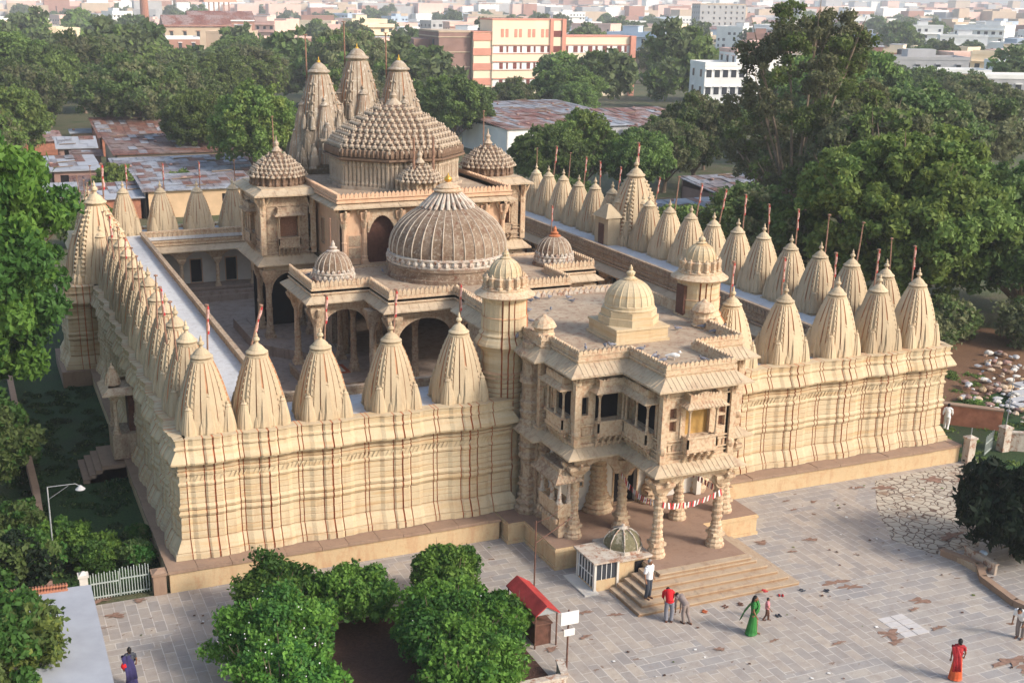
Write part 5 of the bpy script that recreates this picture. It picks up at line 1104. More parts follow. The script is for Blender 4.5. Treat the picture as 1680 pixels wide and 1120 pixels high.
HB(MB().box(3.1,-.1,18.6,27.3,11.2,18.95).box(27.3,.5,14.6,47.9,11.2,14.9).box(-1.7,.2,15.6,3.1,12.2,15.9),'coping',[M['salmon']])
for z in (2.7,6.8,10.8): 
    HB(MB().box(3.4,-.16,z-.25,21.9,.02,z-.1).box(3.4,-.30,z+1.75,21.9,.02,z+1.95),'window_ledge',[M['salmon']])
    HB(MB().box(3.4,-.05,z-.1,21.9,.05,z+1.75),'white_strip',[M['h_white']])
    for k in range(8):
        x=5.4+2.25*k; HB(MB().box(x,-.10,z+.1,x+(1.15 if k%2==0 else .6),.1,z+1.6),'window',[M['win']])
    if z>3:
        HB(MB().box(27.2,.45,z-.1,46.3,.62,z+1.75),'white_strip',[M['h_white']]); HB(MB().box(27.2,.3,z+1.75,46.3,.6,z+1.95),'window_ledge',[M['salmon']])
        for k in range(9): x=27.6+2.15*k; HB(MB().box(x,.35,z+.1,x+(1.2 if k%2==1 else .6),.7,z+1.6),'window',[M['win']])
HB(MB().box(27.2,.45,2.2,46.3,.62,4.0),'white_strip',[M['h_white']])
for k in range(9): x=28+2.1*k; HB(MB().box(x,.35,2.4,x+1.1,.7,3.9),'window',[M['win']])
for k in range(4):
    for q in (0,1): x=5.8+4.4*k+1.5*q; HB(MB().box(x,-.06,14.5,x+.95,.1,16.5),'window',[M['salmon']])
for z in (2.8,6.9,10.9,14.6): HB(MB().box(23.2,-.08,z,25.8,.1,z+1.5),'window',[M['win']])
bk=E('brick_block','unplastered brown brick flats adjoining the cream hostel','apartment block',(119.3,287,0),-.115)
b=MB(); b.box(-8.2,1.2,0,0,22,15.6); b.box(-12.5,10,0,-8.2,24,13.8); b.build('wall',[M['brickdull']],bk,world=False)
for z in (3.6,7.2,10.8,14.4): MB().box(-8.35,1.05,z,.1,1.3,z+.25).box(-8.4,1.2,z,-8.1,22,z+.25).build('floor_band',[M['h_tan']],bk,world=False)
for z in (1.5,5.2,8.9,12.4):
    for y in (6,13,18): MB().box(-8.35,y,z,-8.1,y+1.4,z+1.5).build('window',[M['glassd']],bk,world=False)
MB().box(-8.3,1.1,15.6,.1,22.1,16.0).build('coping',[M['h_tan']],bk,world=False)
# named buildings in the middle distance
building('white three-storey building with tall dark windows left of the airy tree',151,226,9,10,10.5,'h_white',-.25,3,5,cat='building',name='building')
building('taller white building with brick-topped stair tower behind the airy tree',162,228,13,11,13,'h_white',-.25,4,3,cat='building',name='building',extra=1,trim='h_pink')
building('grey concrete office block with bands of windows above the airy tree',505,760,34,16,22,'h_grey',-.2,6,8,cat='office block',name='office_block',trim='h_tan')
building('long pale flat-roofed house at the right edge above the dark trees',196,186,18,9,9.5,'h_grey',-.5,2,4,cat='building',name='building',trim='h_white')
building('cream flat-roofed workshop with lean-to left of the long pale house',204,214,14,10,9,'h_tan',-.5,2,4,cat='building',name='building',trim='h_white')
building('grey tin-roofed hall above the right-hand trees',228,250,20,12,10,'h_grey',-.45,2,4,cat='building',name='building',extra=1)
building('white terrace house with a water tank right of the town trees',236,226,13,10,10,'h_white',-.45,3,3,cat='building',name='building',extra=1)
building('brick mill with white parapets at the upper left, widest of its group',64,430,26,14,10,'h_brick',-.05,2,6,cat='mill building',name='mill_building',trim='h_white')
building('cream mill house with a gabled roof behind the brick mill',84,470,24,14,13,'h_tan',-.05,2,5,cat='mill building',name='mill_building',trim='h_brick')
building('red gabled brick mill at the upper left beside the chimney',103,520,26,16,14,'h_brick',-.05,3,5,cat='mill building',name='mill_building',trim='h_white')
building('long brick boundary house left of the three spires',118,500,34,10,8,'h_brick',-.05,2,7,cat='house',trim='h_pink')
building('whitewashed house with brick side left of the middle spire',108,360,9,9,10,'h_white',0,3,2,trim='h_brick')
building('red brick house beside the left spire flag mast',118,372,11,9,9,'h_brick',0,2,3)
building('small cream house with yellow wall among the left trees',46,560,9,8,10,'h_cream',0,2,2); building('pale stepped house at the top left corner',30,600,22,12,13,'h_cream',0,3,4,trim='h_white'); building('low white cottage among the dark trees, upper left',55,470,10,8,6,'h_white',0,2,2)
ch=E('mill_chimney','tall red brick mill chimney at the upper left','chimney',(112,800,0)); MB().lathe(112,800,[(3.0,0),(2.5,20),(2.2,30),(2.5,30.5),(2.5,31.5),(1.9,31.6)],16).build('shaft',[M['brick']],ch)
rb=E('red_tower','small red-roofed lookout tower beside the mill chimney','tower',(150,760,0)); b=MB(); b.box(143,754,0,157,766,16); 
for k in range(5): b.box(143+3*k,753.6,16,143.7+3*k,754.4,21)
b.build('wall',[M['h_brick']],rb); MB().frus(150,760,21,25,10,8,8.5,6).build('roof',[M['salmon']],rb)
gr=MB(); # gabled roofs on the two mills
for (x,y,w,d,h,m) in ((84,470,25,15,13.2,0),(103,520,27,17,14.2,0)): gr=MB(); gr.add([(x-w/2,y-d/2,h),(x+w/2,y-d/2,h),(x+w/2,y+d/2,h),(x-w/2,y+d/2,h),(x-w/2,y,h+4),(x+w/2,y,h+4)],[(0,1,5,4),(3,4,5,2),(0,4,3),(1,2,5)]); par=[o for o in bpy.data.objects if o.name.startswith('mill_building') and abs(o.location.x-x)<.5][0]; gr.build('gable_roof',[M['tin3']],par)
# scattered town
R=random.Random(21)
def pxof(P):
    v=Vector(P)-_C; z=v.dot(_w); return CCX+CF*v.dot(_R)/z, CCY-CF*v.dot(_U)/z
LM_=[(260,'over the left shed cluster'),(480,'over the light round tree'),(700,'around the three spires'),(900,'over the hostel tower'),(1060,'over the hostel wing'),(1240,'left of the airy tree'),(1440,'above the airy tree'),(1580,'right of the airy tree'),(9999,'by the right-hand edge')]
def lmk(x): return next(s for v,s in LM_ if x<v)
pal=[('h_white','white'),('h_white','whitewashed'),('h_cream','cream'),('h_pink','pink'),('h_grey','grey'),('h_brick','brick-red'),('h_tan','tan'),('h_blue','pale blue'),('h_pink','rosy'),('h_white','bright white')]
items=[]
tries=0
def rough_free(x,y,r):
    return all((x-a)**2+(y-b)**2>(r+c)**2 for a,b,c in occ)
occ=[(140,292,30),(149,224,10),(162,228,12),(505,760,30),(196,186,14),(204,214,12),(228,250,16),(236,226,10),(64,430,18),(84,470,18),(103,520,20),(118,500,20),(108,360,8),(118,372,9),(46,560,8),(30,600,14),(55,470,8),(112,800,8),(150,760,12)]
while len(items)<290 and tries<16000:
    tries+=1; px=R.uniform(-20,1700); u=R.random()
    D=300*math.exp(R.random()**.75*1.95) if px>640 else 420*math.exp(R.random()*1.6)
    if px<640 and R.random()<.55: continue
    d=_R*((px-CCX)/CF)+_w; d.z=0; d.normalize(); x,y=d.x*D,d.y*D
    w=R.uniform(9,19)*(1+D/1600); dd=R.uniform(8,14)*(1+D/1600); h=R.choice([4,6.5,7,9.5,10,12.5])*R.uniform(.85,1.1)
    if not rough_free(x,y,max(w,dd)*.52): continue
    occ.append((x,y,max(w,dd)*.52)); mt,nm=R.choice(pal); items.append((D,px,x,y,w,dd,h,mt,nm,R.random()))
items.sort(); cnt={}
for D,px,x,y,w,dd,h,mt,nm,rr in items:
    st='one-storey' if h<5.5 else 'two-storey' if h<8.3 else 'three-storey' if h<11 else 'tall'
    k=(nm,st,lmk(px)); cnt[k]=cnt.get(k,0)+1
    lb=f"{ORD[cnt[k]-1] if cnt[k]<=16 else 'small'} {nm} {st} house of the town {k[2]}"
    R2=random.Random(int(x*7)); b=MB(); c,s=math.cos(rr-.6),math.sin(rr-.6)
    b.box(-w/2,-dd/2,-.3,w/2,dd/2,h,0); ring(b,rect(-w/2,-dd/2,w/2,dd/2),-.3,.1,h,h+.8,0); b.box(-w/2+.25,-dd/2+.25,h,w/2-.25,dd/2-.25,h+.06,2)
    if R2.random()<.55: q=R2.uniform(-.3,.1)*w; b.box(q,-dd*.1,h,q+w*.3,dd*.35,h+2.6,0); b.box(q-.2,-dd*.1-.2,h+2.6,q+w*.3+.2,dd*.35+.2,h+2.8,2)
    if R2.random()<.3: b.lathe(w*.3,dd*.2,[(.8,h+.5),(.8,h+1.9),(.2,h+2.1)],10,3)
    if R2.random()<.22 and h<8: b.add([(-w/2-.4,-dd/2-.4,h+.85),(w/2+.4,-dd/2-.4,h+.85),(w/2+.4,dd/2+.4,h+.85),(-w/2-.4,dd/2+.4,h+.85),(-w/2-.4,0,h+2.8),(w/2+.4,0,h+2.8)],[(0,1,5,4),(3,4,5,2),(0,4,3),(1,2,5)],4)
    for f in range(max(1,int(h/3.1))):
        n=int(w/3)
        for i in range(n):
            if R2.random()<.25: continue
            xx=-w/2+w*(i+.5)/n; zz=3.1*f+1; ww=R2.uniform(.5,.9); b.box(xx-ww,-dd/2-.07,zz,xx+ww,-dd/2+.1,zz+1.35,1)
        n=int(dd/3.5)
        for i in range(n): yy=-dd/2+dd*(i+.5)/n; b.box(-w/2-.07,yy-.6,3.1*f+1,-w/2+.1,yy+.6,3.1*f+2.3,1)
        if R2.random()<.4: b.box(-w/2,-dd/2-1.0,3.1*f+2.9,w/2,-dd/2,3.1*f+3.05,0)
    o=b.build('house',[M[mt],M['glassd'],M['h_grey'],M['glassd'],M['tin3']],None); o.location=(x,y,0); o.rotation_euler=(0,0,math.atan2(y,x)-PI/2+(rr-.5)*1.1); tag(o,lb,'house','houses of the far town')
# scattered trees of the town
FT=[]
for i in range(4):
    RR=random.Random(i); cl=crown_clumps(RR,1.2,11,6,16,2.2,2,-.5); me=leaf_mesh('crown',cl,4200,.75,[M['leaf_far'],M['leaf_dark'] if i%2 else M['leaf_mid']],50+i)
    o=bpy.data.objects.new('tree',me); col.objects.link(o); FT.append(o)
items=[];tries=0
while len(items)<250 and tries<9000:
    tries+=1; px=R.uniform(-30,1710); D=260*math.exp(R.random()*1.9)
    d=_R*((px-CCX)/CF)+_w; d.z=0; d.normalize(); x,y=d.x*D,d.y*D; s=R.uniform(.75,1.5)
    if px>700 and D<900 and R.random()<.62: continue
    if not rough_free(x,y,4.2*s): continue
    occ.append((x,y,4.0*s)); items.append((D,px,x,y,s,R.randrange(4),R.random()))
items.sort(); cnt={}
for j,(D,px,x,y,s,k,rr) in enumerate(items):
    sz='small' if s<1 else 'mid-sized' if s<1.25 else 'large'; sh=['rounded','bushy','hazy','dark'][k]; key=(sz,sh,lmk(px)); cnt[key]=cnt.get(key,0)+1
    lb=f"{ORD[cnt[key]-1] if cnt[key]<=16 else 'far'} {sz} {sh} tree of the town {key[2]}"
    used=FT[k].get('_used'); o=FT[k] if not used else FT[k].copy()
    if used: col.objects.link(o)
    FT[k]['_used']=1; o.location=(x,y,0); o.scale=(s*1.05,s*1.05,s*R.uniform(.85,1.15)); o.rotation_euler=(0,0,rr*6.28); tag(o,lb,'tree','trees scattered through the far town')
# far-off woods and roofs that read as one mass
R1=np.random.default_rng(8); cl=[]
for i in range(1100):
    px=R1.uniform(-60,1740); D=float(1300*math.exp(R1.random()*1.4)); d=_R*((px-CCX)/CF)+_w; d.z=0; d.normalize(); cl.append((d.x*D,d.y*D,3.0,float(R1.uniform(6,13)),int(R1.integers(2))))
o=bpy.data.objects.new('distant_woods',leaf_mesh('distant_woods',cl,60000,5.0,[M['leaf_far'],M['leaf_mid']],77,sub=0)); col.objects.link(o); tag(o,kind='stuff')
b=[MB() for _ in range(3)]
for i in range(3600):
    px=R1.uniform(-60,1740); D=float(1300*math.exp(R1.random()*1.4)); d=_R*((px-CCX)/CF)+_w; d.z=0; d.normalize(); x,y=d.x*D,d.y*D; w=float(R1.uniform(6,16)); h=float(R1.uniform(8,21) if D<2200 else R1.uniform(10,32)); m=int(R1.integers(5)); b[0].box(x-w,y-w*.6,0,x+w,y+w*.6,h,m)
tag(b[0].build('distant_town',[M['h_white'],M['h_pink'],M['h_tan'],M['h_grey'],M['h_brick']]),kind='stuff')
hz=MB().box(-3300,-350,-1.2,4900,7400,60); ho=hz.build('haze',[]); tag(ho,kind='stuff')
mh=bpy.data.materials.new('haze'); mh.use_nodes=True; th=mh.node_tree; 
for n in list(th.nodes): 
    if n.type!='OUTPUT_MATERIAL': th.nodes.remove(n)
pv=th.nodes.new('ShaderNodeVolumePrincipled'); pv.inputs['Density'].default_value=.00030; pv.inputs['Color'].default_value=(.93,.95,1,1); pv.inputs['Anisotropy'].default_value=0
th.links.new(pv.outputs[0],[n for n in th.nodes if n.type=='OUTPUT_MATERIAL'][0].inputs['Volume']); ho.data.materials.append(mh)
# ---------------------------------------------------------------- people
def remesh_obj(o,vox):
    m=o.modifiers.new('r','REMESH'); m.mode='VOXEL'; m.voxel_size=vox; m.use_smooth_shade=True
    s=o.modifiers.new('s','SMOOTH'); s.iterations=2; s.factor=.5
    dg=bpy.context.evaluated_depsgraph_get(); dg.update(); me=bpy.data.meshes.new_from_object(o.evaluated_get(dg)); mats=list(o.data.materials)
    o.modifiers.clear(); o.data=me
    if not len(me.materials):
        for k in mats: me.materials.append(k)
BP=dict(pel=(0,0,.93),chest=(0,0,1.25),neck=(0,0,1.45),head=(0,-.015,1.60),
  hipL=(.09,0,.90),kneeL=(.10,-.01,.50),ankL=(.10,.02,.08),hipR=(-.09,0,.90),kneeR=(-.10,-.01,.50),ankR=(-.10,.02,.08),
  shL=(.18,0,1.40),elL=(.24,.03,1.12),wrL=(.25,-.05,.87),shR=(-.18,0,1.40),elR=(-.24,.03,1.12),wrR=(-.25,-.05,.87))
def tapers(b,pts,rs,n=10): b.tube(pts,rs,n)
def body_mb(J,skirt=False):
    b=MB(); V=Vector
    tapers(b,[J['hipL'],J['kneeL'],J['ankL']],[.085,.058,.04]); tapers(b,[J['hipR'],J['kneeR'],J['ankR']],[.085,.058,.04])
    for s in 'LR':
        a=V(J['ank'+s]); f=J.get('foot'+s,(0,-1,0)); f=V(f); b.tube([a+V((0,0,-.03))-f*.05,a+V((0,0,-.045))+f*.08,a+V((0,0,-.055))+f*.17],[.04,.038,.025],8)
        sh,el,wr=V(J['sh'+s]),V(J['el'+s]),V(J['wr'+s]); b.tube([sh,el,wr],[.05,.038,.026],8)
        d=(wr-el).normalized(); up=V((0,-1,0)) if abs(d.y)<.8 else V((0,0,1)); x=d.cross(up).normalized(); y=x.cross(d).normalized()
        pc=wr+d*.05; b.tube([wr,wr+d*.03,wr+d*.085],[.026,.034,.030],8)
        for k,(u,L_) in enumerate([(-.027,.058),(-.009,.070),(.009,.066),(.027,.050)]):
            p0=wr+d*.08+x*u; p1=p0+d*L_*.5+y*.008; p2=p1+d*L_*.42+y*.026; b.tube([p0,p1,p2],[.010,.009,.008],6)
        b.tube([wr+d*.03-x*.02,wr+d*.06-x*.048+y*.01,wr+d*.092-x*.052+y*.026],[.012,.010,.009],6)
    p,c,n,h=V(J['pel']),V(J['chest']),V(J['neck']),V(J['head'])
    mid=(p+c)/2
    b.ball(p,(.155,.11,.11),12); b.tube([p,mid,c,c+(n-c)*.6],[.13,.125,.145,.12],12); b.tube([V(J['shL'])*.98+n*.02,c+(n-c)*.75,V(J['shR'])*.98+n*.02],[.062,.085,.062],10)
    b.tube([c+(n-c)*.7,n,n+(h-n)*.5],[.07,.052,.05],10)
    b.ball(h,(.078,.095,.118),14,0,10); b.ball(h+V((0,-.055,-.05)),(.05,.05,.055),10)
    b.tube([h+V((0,-.088,.015)),h+V((0,-.112,-.02)),h+V((0,-.095,-.03))],[.010,.015,.011],6)
    for q in (-1,1): b.ball(h+V((q*.079,.005,-.005)),(.012,.02,.03),8)
    return b
def face_mb(J):
    b=MB(); h=Vector(J['head'])
    for q in (-1,1): b.ball(h+Vector((q*.03,-.088,.012)),(.013,.008,.008),8,0); b.box(h.x+q*.03-.016,h.y-.094,h.z+.026,h.x+q*.03+.016,h.y-.085,h.z+.031,0)
    b.ball(h+Vector((0,-.098,-.062)),(.022,.008,.007),8,1)
    return b
def person(label,P,rz,h,pose,wear,group=None,tilt=0):
    J=dict(BP); J.update(pose); s=h/1.70
    t=E('person',label,'person',P,rz,group); t.scale=(s,s,s)
    o=body_mb(J).build('body',[M['skin']],t,world=False); remesh_obj(o,.011); o.name='body'
    face_mb(J).build('face',[M['hair'],M['reds']],t,world=False)
    hd=Vector(J['head']); b=MB(); b.ball(hd+Vector((0,.018,.03)),(.088,.098,.105),12); b.ball(hd+Vector((0,.05,-.01)),(.075,.06,.08),10)
    if wear.get('bun'): b.ball(hd+Vector((0,.11,-.04)),(.05,.05,.06),8)
    if wear.get('braid'): b.tube([hd+Vector((0,.09,0)),hd+Vector((0,.13,-.2)),hd+Vector((.01,.14,-.42)),hd+Vector((0,.13,-.55))],[.045,.035,.028,.015],8)
    hm=M['hair']
    if wear.get('greyhair'): hm=flat('grey_hair',(.22,.2,.19),.7)
    b.build('hair',[hm],t,world=False,smooth=True)
    def cl(name,mb,mat,v=.014): q=mb.build(name,[mat],t,world=False); remesh_obj(q,v); q.name=name; return q
    V=Vector; p,c,n=V(J['pel']),V(J['chest']),V(J['neck']); 
    if 'shirt' in wear:
        b=MB(); b.ball(p+V((0,0,.0)),(.175,.13,.10),12); b.tube([p+(c-p)*-.15,(p+c)/2,c,c+(n-c)*.62],[.16,.155,.17,.135],14)
        b.tube([V(J['shL']),c+(n-c)*.75,V(J['shR'])],[.08,.10,.08],10)
        k=wear.get('sleeve',.9)
        for s_ in 'LR': a,e,w_=V(J['sh'+s_]),V(J['el'+s_]),V(J['wr'+s_]); pts=[a,a+(e-a)*min(k,1)]; rr=[.075,.062]
        for s_ in 'LR':
            a,e,w_=V(J['sh'+s_]),V(J['el'+s_]),V(J['wr'+s_])
            if k<=1: b.tube([a,a+(e-a)*k],[.075,.065],10)
            else: b.tube([a,e,e+(w_-e)*(k-1)],[.075,.06,.05],10)
        cl('shirt',b,wear['shirt'])
    if 'trousers' in wear:
        b=MB(); b.ball(p+V((0,0,-.02)),(.165,.122,.12),12)
        for s_ in 'LR': b.tube([J['hip'+s_],J['knee'+s_],V(J['ank'+s_])+V((0,0,.0))],[.105,.085,.075],12)
        cl('trousers',b,wear['trousers']); b=MB()
        for s_ in 'LR': 
            f=V(J.get('foot'+s_,(0,-1,0))); a=V(J['ank'+s_]); q=MB().tube([a+V((0,0,-.05))-f*.07,a+V((0,0,-.055))+f*.08,a+V((0,0,-.06))+f*.19],[.045,.042,.03],8); q.build('shoe',[wear.get('shoe',M['wood'])],t,world=False)
    if 'sari' in wear:
        b=MB(); fl=wear.get('flare',.30); sw=V(wear.get('sway',(0,0,0)))
        vs=[];rows=9;nn=36
        for i in range(rows):
            tt=i/(rows-1); r=.15+(fl-.15)*tt**1.1; z=p.z+.08-(p.z+.05)*tt
            for k in range(nn):
                a=2*PI*k/nn; rr=r*(1+.05*tt*math.sin(a*11)+.03*math.sin(a*3+1)); vs.append((p.x+rr*math.cos(a)+sw.x*tt,p.y+rr*.78*math.sin(a)+sw.y*tt,z))
        fs=[(i*nn+k,i*nn+(k+1)%nn,(i+1)*nn+(k+1)%nn,(i+1)*nn+k) for i in range(rows-1) for k in range(nn)]+[tuple(range(nn)),tuple((rows-1)*nn+k for k in reversed(range(nn)))]
        b.add(vs,fs); b.build('sari_skirt',[wear['sari']],t,world=False,smooth=True)
        b=MB(); b.tube([p+(c-p)*.35,c,c+(n-c)*.6],[.135,.155,.125],12); b.tube([J['shL'],c+(n-c)*.75,J['shR']],[.07,.09,.07],10)
        for s_ in 'LR': a,e=V(J['sh'+s_]),V(J['el'+s_]); b.tube([a,a+(e-a)*.6],[.062,.055],8)
        cl('blouse',b,wear['blouse'])
        # drape over the shoulder
        d=MB(); S=V(J['shL']); path=wear.get('drape') or [p+V((-.16,-.08,.05)),p+V((0,-.17,.18)),c+V((.1,-.15,0)),S+V((-.03,-.06,.05)),S+V((-.02,.10,.0)),c+V((.08,.2,-.2)),p+V((.06,.24,-.1)),p+V((.05,.28,-.45))]
        wd_=wear.get('dw',.22); vs=[]
        for i,q in enumerate(path):
            q=V(q); e=V(path[min(i+1,len(path)-1)])-V(path[max(0,i-1)]); e.normalize(); x=e.cross(V((0,1,0))); 
            if x.length<.2: x=V((1,0,0))
            x.normalize()
            for k in range(7): u=k/6-.5; vs.append(q+x*u*wd_*(1+.5*i/len(path))+V((0,.03*math.sin(k*2.4+i),0)))
        fs=[(i*7+k,i*7+k+1,(i+1)*7+k+1,(i+1)*7+k) for i in range(len(path)-1) for k in range(6)]
        d.add(vs,fs); o=d.build('sari_drape',[wear.get('drapem',wear['sari'])],t,world=False,smooth=True); sm=o.modifiers.new('t','SOLIDIFY'); sm.thickness=.012
    return t
def walk(st=.16,arm=.18):
    return dict(kneeL=(.10,-st*.8,.52),ankL=(.10,-st,.085),kneeR=(-.10,st*.1,.50),ankR=(-.10,st*1.5,.12),elL=(.25,arm*.5,1.13),wrL=(.25,arm*.3,.88),elR=(-.25,-arm*.3,1.13),wrR=(-.25,-arm-.06,.92))
bend=dict(pel=(0,.0,.90),chest=(0,-.30,1.10),neck=(0,-.44,1.17),head=(0,-.58,1.12),shL=(.18,-.40,1.14),shR=(-.18,-.40,1.14),elL=(.2,-.45,.86),wrL=(.10,-.50,.62),elR=(-.2,-.45,.86),wrR=(-.08,-.5,.60),hipL=(.09,.0,.88),hipR=(-.09,.0,.88),kneeL=(.12,-.02,.48),kneeR=(-.12,-.0,.48))
person('man in white shirt and dark trousers standing on the lower stairs',(23.19,36.95,.49),.35,1.68,dict(kneeR=(-.1,-.05,.5)),dict(shirt=M['shirtw'],trousers=M['trdark'],sleeve=.9,greyhair=1))
person('man in red shirt bending forward at the foot of the stairs',(23.45,35.75,0),2.75,1.66,bend,dict(shirt=M['shirtr'],trousers=M['trgrey'],sleeve=1.2))
person('person in taupe clothes bowed low beside the man in red shirt',(24.0,35.45,0),-2.9,1.5,{**bend,'wrR':(-.15,-.45,.35),'wrL':(.2,-.4,.5),'ankR':(-.1,.25,.09)},dict(shirt=M['taupe'],trousers=M['taupe'],sleeve=1.7))
person('woman in green sari with long dark hair walking across the paving',(25.95,33.75,0),.75,1.62,walk(.14,.1),dict(sari=M['greens'],blouse=M['greens'],braid=1,flare=.30,dw=.34,sway=(0,.05,0),drape=[(-.16,-.08,.98),(0,-.17,1.1),(.1,-.15,1.25),(.15,-.06,1.45),(.14,.10,1.40),(.12,.26,1.15),(.10,.42,.85),(.08,.52,.55)]))
person('small child in pink top and dark shorts beside the green sari',(27.1,34.45,0),.9,.98,walk(.13,.2),dict(shirt=M['pinkc'],trousers=M['wood'],sleeve=.6))
person('woman in orange and red sari standing on the open paving',(30.85,28.35,0),2.6,1.62,walk(.06,.05),dict(sari=M['oranges'],blouse=M['reds'],bun=1,flare=.25,dw=.22,drapem=M['reds']))
person('man in white kurta and white trousers walking in the side yard',(50.0,49.3,0),2.3,1.60,walk(.12,.1),dict(shirt=M['shirtw'],trousers=M['shirtw'],sleeve=1.6))
person('stooping man in white shirt and grey trousers near the kerb wall',(35.35,29.75,0),-1.2,1.66,{**bend,'chest':(0,-.2,1.17),'neck':(0,-.3,1.3),'head':(0,-.42,1.33),'shL':(.18,-.26,1.28),'shR':(-.18,-.26,1.28),'elL':(.24,-.25,1.0),'wrL':(.2,-.4,.8),'elR':(-.24,-.25,1.0),'wrR':(-.2,-.42,.8)},dict(shirt=M['shirtw'],trousers=M['taupe'],sleeve=.9))
person('woman in dark navy sari carrying a red bundle by the grey roof',(3.35,38.55,0),3.3,1.55,walk(.08,.05),dict(sari=M['navy'],blouse=M['trdark'],bun=1,flare=.24,dw=.3))
tag(MB().ball((3.12,38.42,.95),(.11,.10,.13),10).build('cloth_bundle',[M['shirtr']],None,True),'red cloth bundle held at the side of the navy sari','bundle')
# ---------------------------------------------------------------- kiosk, brick dome, awning, signs
k=E('donation_kiosk','small white glass-sided kiosk with flat roof beside the stair','kiosk',(22.35,39.8,0))
MB().box(21.35,38.75,-.01,22.0,40.75,.06).build('slab',[M['white']],k)
b=MB(); 
for (x,y) in ((21.9,39.0),(22.95,39.0),(21.9,40.5),(22.95,40.5)): b=MB().box(x-.05,y-.05,0,x+.05,y+.05,1.3); b.build('post',[M['white']],k)
MB().box(21.95,39.0,0,22.9,39.04,.5).box(21.9,39.05,0,21.94,40.45,.12).box(22.92,39.05,0,22.96,40.45,1.3).box(21.95,40.48,0,22.9,40.52,1.3).build('panel',[M['plinth']],k)
MB().box(21.97,39.02,.5,22.88,39.03,1.25).build('front_pane',[M['glassd']],k)
b=MB().box(21.92,39.07,.12,21.93,40.43,1.25).build('side_pane',[M['glassd']],k)
b=MB()
for i in range(6): b.box(21.885,39.12+.25*i,.12,21.915,39.16+.25*i,1.25)
for i in range(3): b.box(22.2+.22*i,38.99,.5,22.22+.22*i,39.015,1.25)
b.box(21.885,39.05,.62,21.91,40.45,.66); tag(b.build('grille',[M['h_white']],k))
MB().box(21.75,38.82,1.3,23.08,40.68,1.38).build('roof',[M['limew']],k)
s=E('brick_shrine','squat shrine with mossy patched brick dome beside the stair','shrine',(23.7,39.9,0))
MB().box(23.02,39.15,0,24.5,41.2,1.12).box(23.85,39.10,.25,24.35,39.16,1.0,1).build('base',[M['plinth'],M['dark']],s)
MB().box(22.95,39.02,1.12,24.6,41.25,1.22).prism([(23.75+.86*math.cos(PI/8+q*PI/4),40.1+.86*math.sin(PI/8+q*PI/4)) for q in range(8)],1.22,1.36).build('cornice',[M['limew']],s)
MB().lathe(23.75,40.1,[(.80*math.cos(a),1.34+.78*math.sin(a)) for a in [PI/2*q/8 for q in range(8)]],8,0,PI/8).build('dome',[M['moss']],s)
b=MB()
for q in range(8): a=PI/8+q*PI/4; b.tube([(23.75+.81*math.cos(e)*math.cos(a),40.1+.81*math.cos(e)*math.sin(a),1.36+.79*math.sin(e)) for e in (0,.4,.8,1.1,1.4)],[.03]*5,5)
b.lathe(23.75,40.1,[(.2,2.08),(.22,2.14),(.1,2.2),(.05,2.3)],8); b.build('dome_rib',[M['limew']],s)
a=E('stall_awning','red tin gable awning over a dark stall behind the bushes','awning',(18.2,37.6,0),0)
MA=Rz(.0,(0,0,0))
def awn(name,pts,fs,mat,th=.05):
    b=MB(); n=len(pts); b.add(pts+[(p[0],p[1],p[2]-th) for p in pts],fs+[tuple(reversed([i+n for i in f])) for f in fs]); 
    f=fs[0]
    for i in range(len(f)): b.add([pts[f[i]],pts[f[(i+1)%len(f)]],(pts[f[(i+1)%len(f)]][0],pts[f[(i+1)%len(f)]][1],pts[f[(i+1)%len(f)]][2]-th),(pts[f[i]][0],pts[f[i]][1],pts[f[i]][2]-th)],[(0,1,2,3)])
    return b.build(name,[mat],a)
awn('roof_sheet',[(17.6,35.6,1.45),(17.6,38.3,1.45),(18.05,38.3,1.8),(18.05,35.6,1.8)],[(0,3,2,1)],M['redtin']); awn('roof_sheet',[(18.05,35.6,1.8),(18.05,38.3,1.8),(18.6,38.3,1.45),(18.6,35.6,1.45)],[(0,3,2,1)],M['redtin'])
MB().box(17.78,35.95,0,18.42,38.1,.85).box(17.74,35.9,.85,18.46,38.15,.9,1).box(17.8,37.9,.9,18.4,38.1,1.38).build('stall_body',[M['wood'],M['rust']],a)
MB().add([(17.64,35.7,1.42),(18.56,35.7,1.42),(18.05,35.7,1.76),(17.64,35.66,1.42),(18.56,35.66,1.42),(18.05,35.66,1.76)],[(3,4,5),(0,1,2),(0,3,4,1),(1,4,5,2),(2,5,3,0)]).build('gable',[M['iron']],a)
for y in (35.75,37,38.2):
    for x in (17.66,18.54): MB().tube([(x,y,0),(x,y,1.45)],.03,6).build('post',[M['rust']],a)
sg=E('notice_board','twin white blank notice boards on a rusty post before the bushes','notice board',(18.05,33.9,0))
MB().tube([(18.05,33.9,0),(18.05,33.9,2.5)],.035,8).build('post',[M['rust']],sg)
MB().box(17.72,33.82,1.95,18.42,33.86,2.45).build('board',[M['signw']],sg); MB().box(17.86,33.82,1.5,18.28,33.86,1.76).build('board',[M['signw']],sg)
up=E('utility_pole','thin bare metal pole with wires braced to the gatehouse flank','pole',(19.6,39.9,0)); MB().tube([(19.6,39.9,0),(19.6,39.9,3.2)],[.035,.03],8).build('post',[M['rust']],up)
MB().tube([(19.6,39.9,2.2),(22.0,41.3,2.4)],.02,5).build('arm',[M['rust']],up)
for e in ((22.0,42.1,2.6),): MB().tube([(19.6,39.9,3.1),((19.6+e[0])/2,(39.9+e[1])/2,(3.1+e[2])/2-.15),e],.012,4).build('wire',[M['wood']],up)
lp=E('street_lamp','thin grey street lamp with a hooked arm and white shade over the lane','street lamp',(1.58,49.1,0))
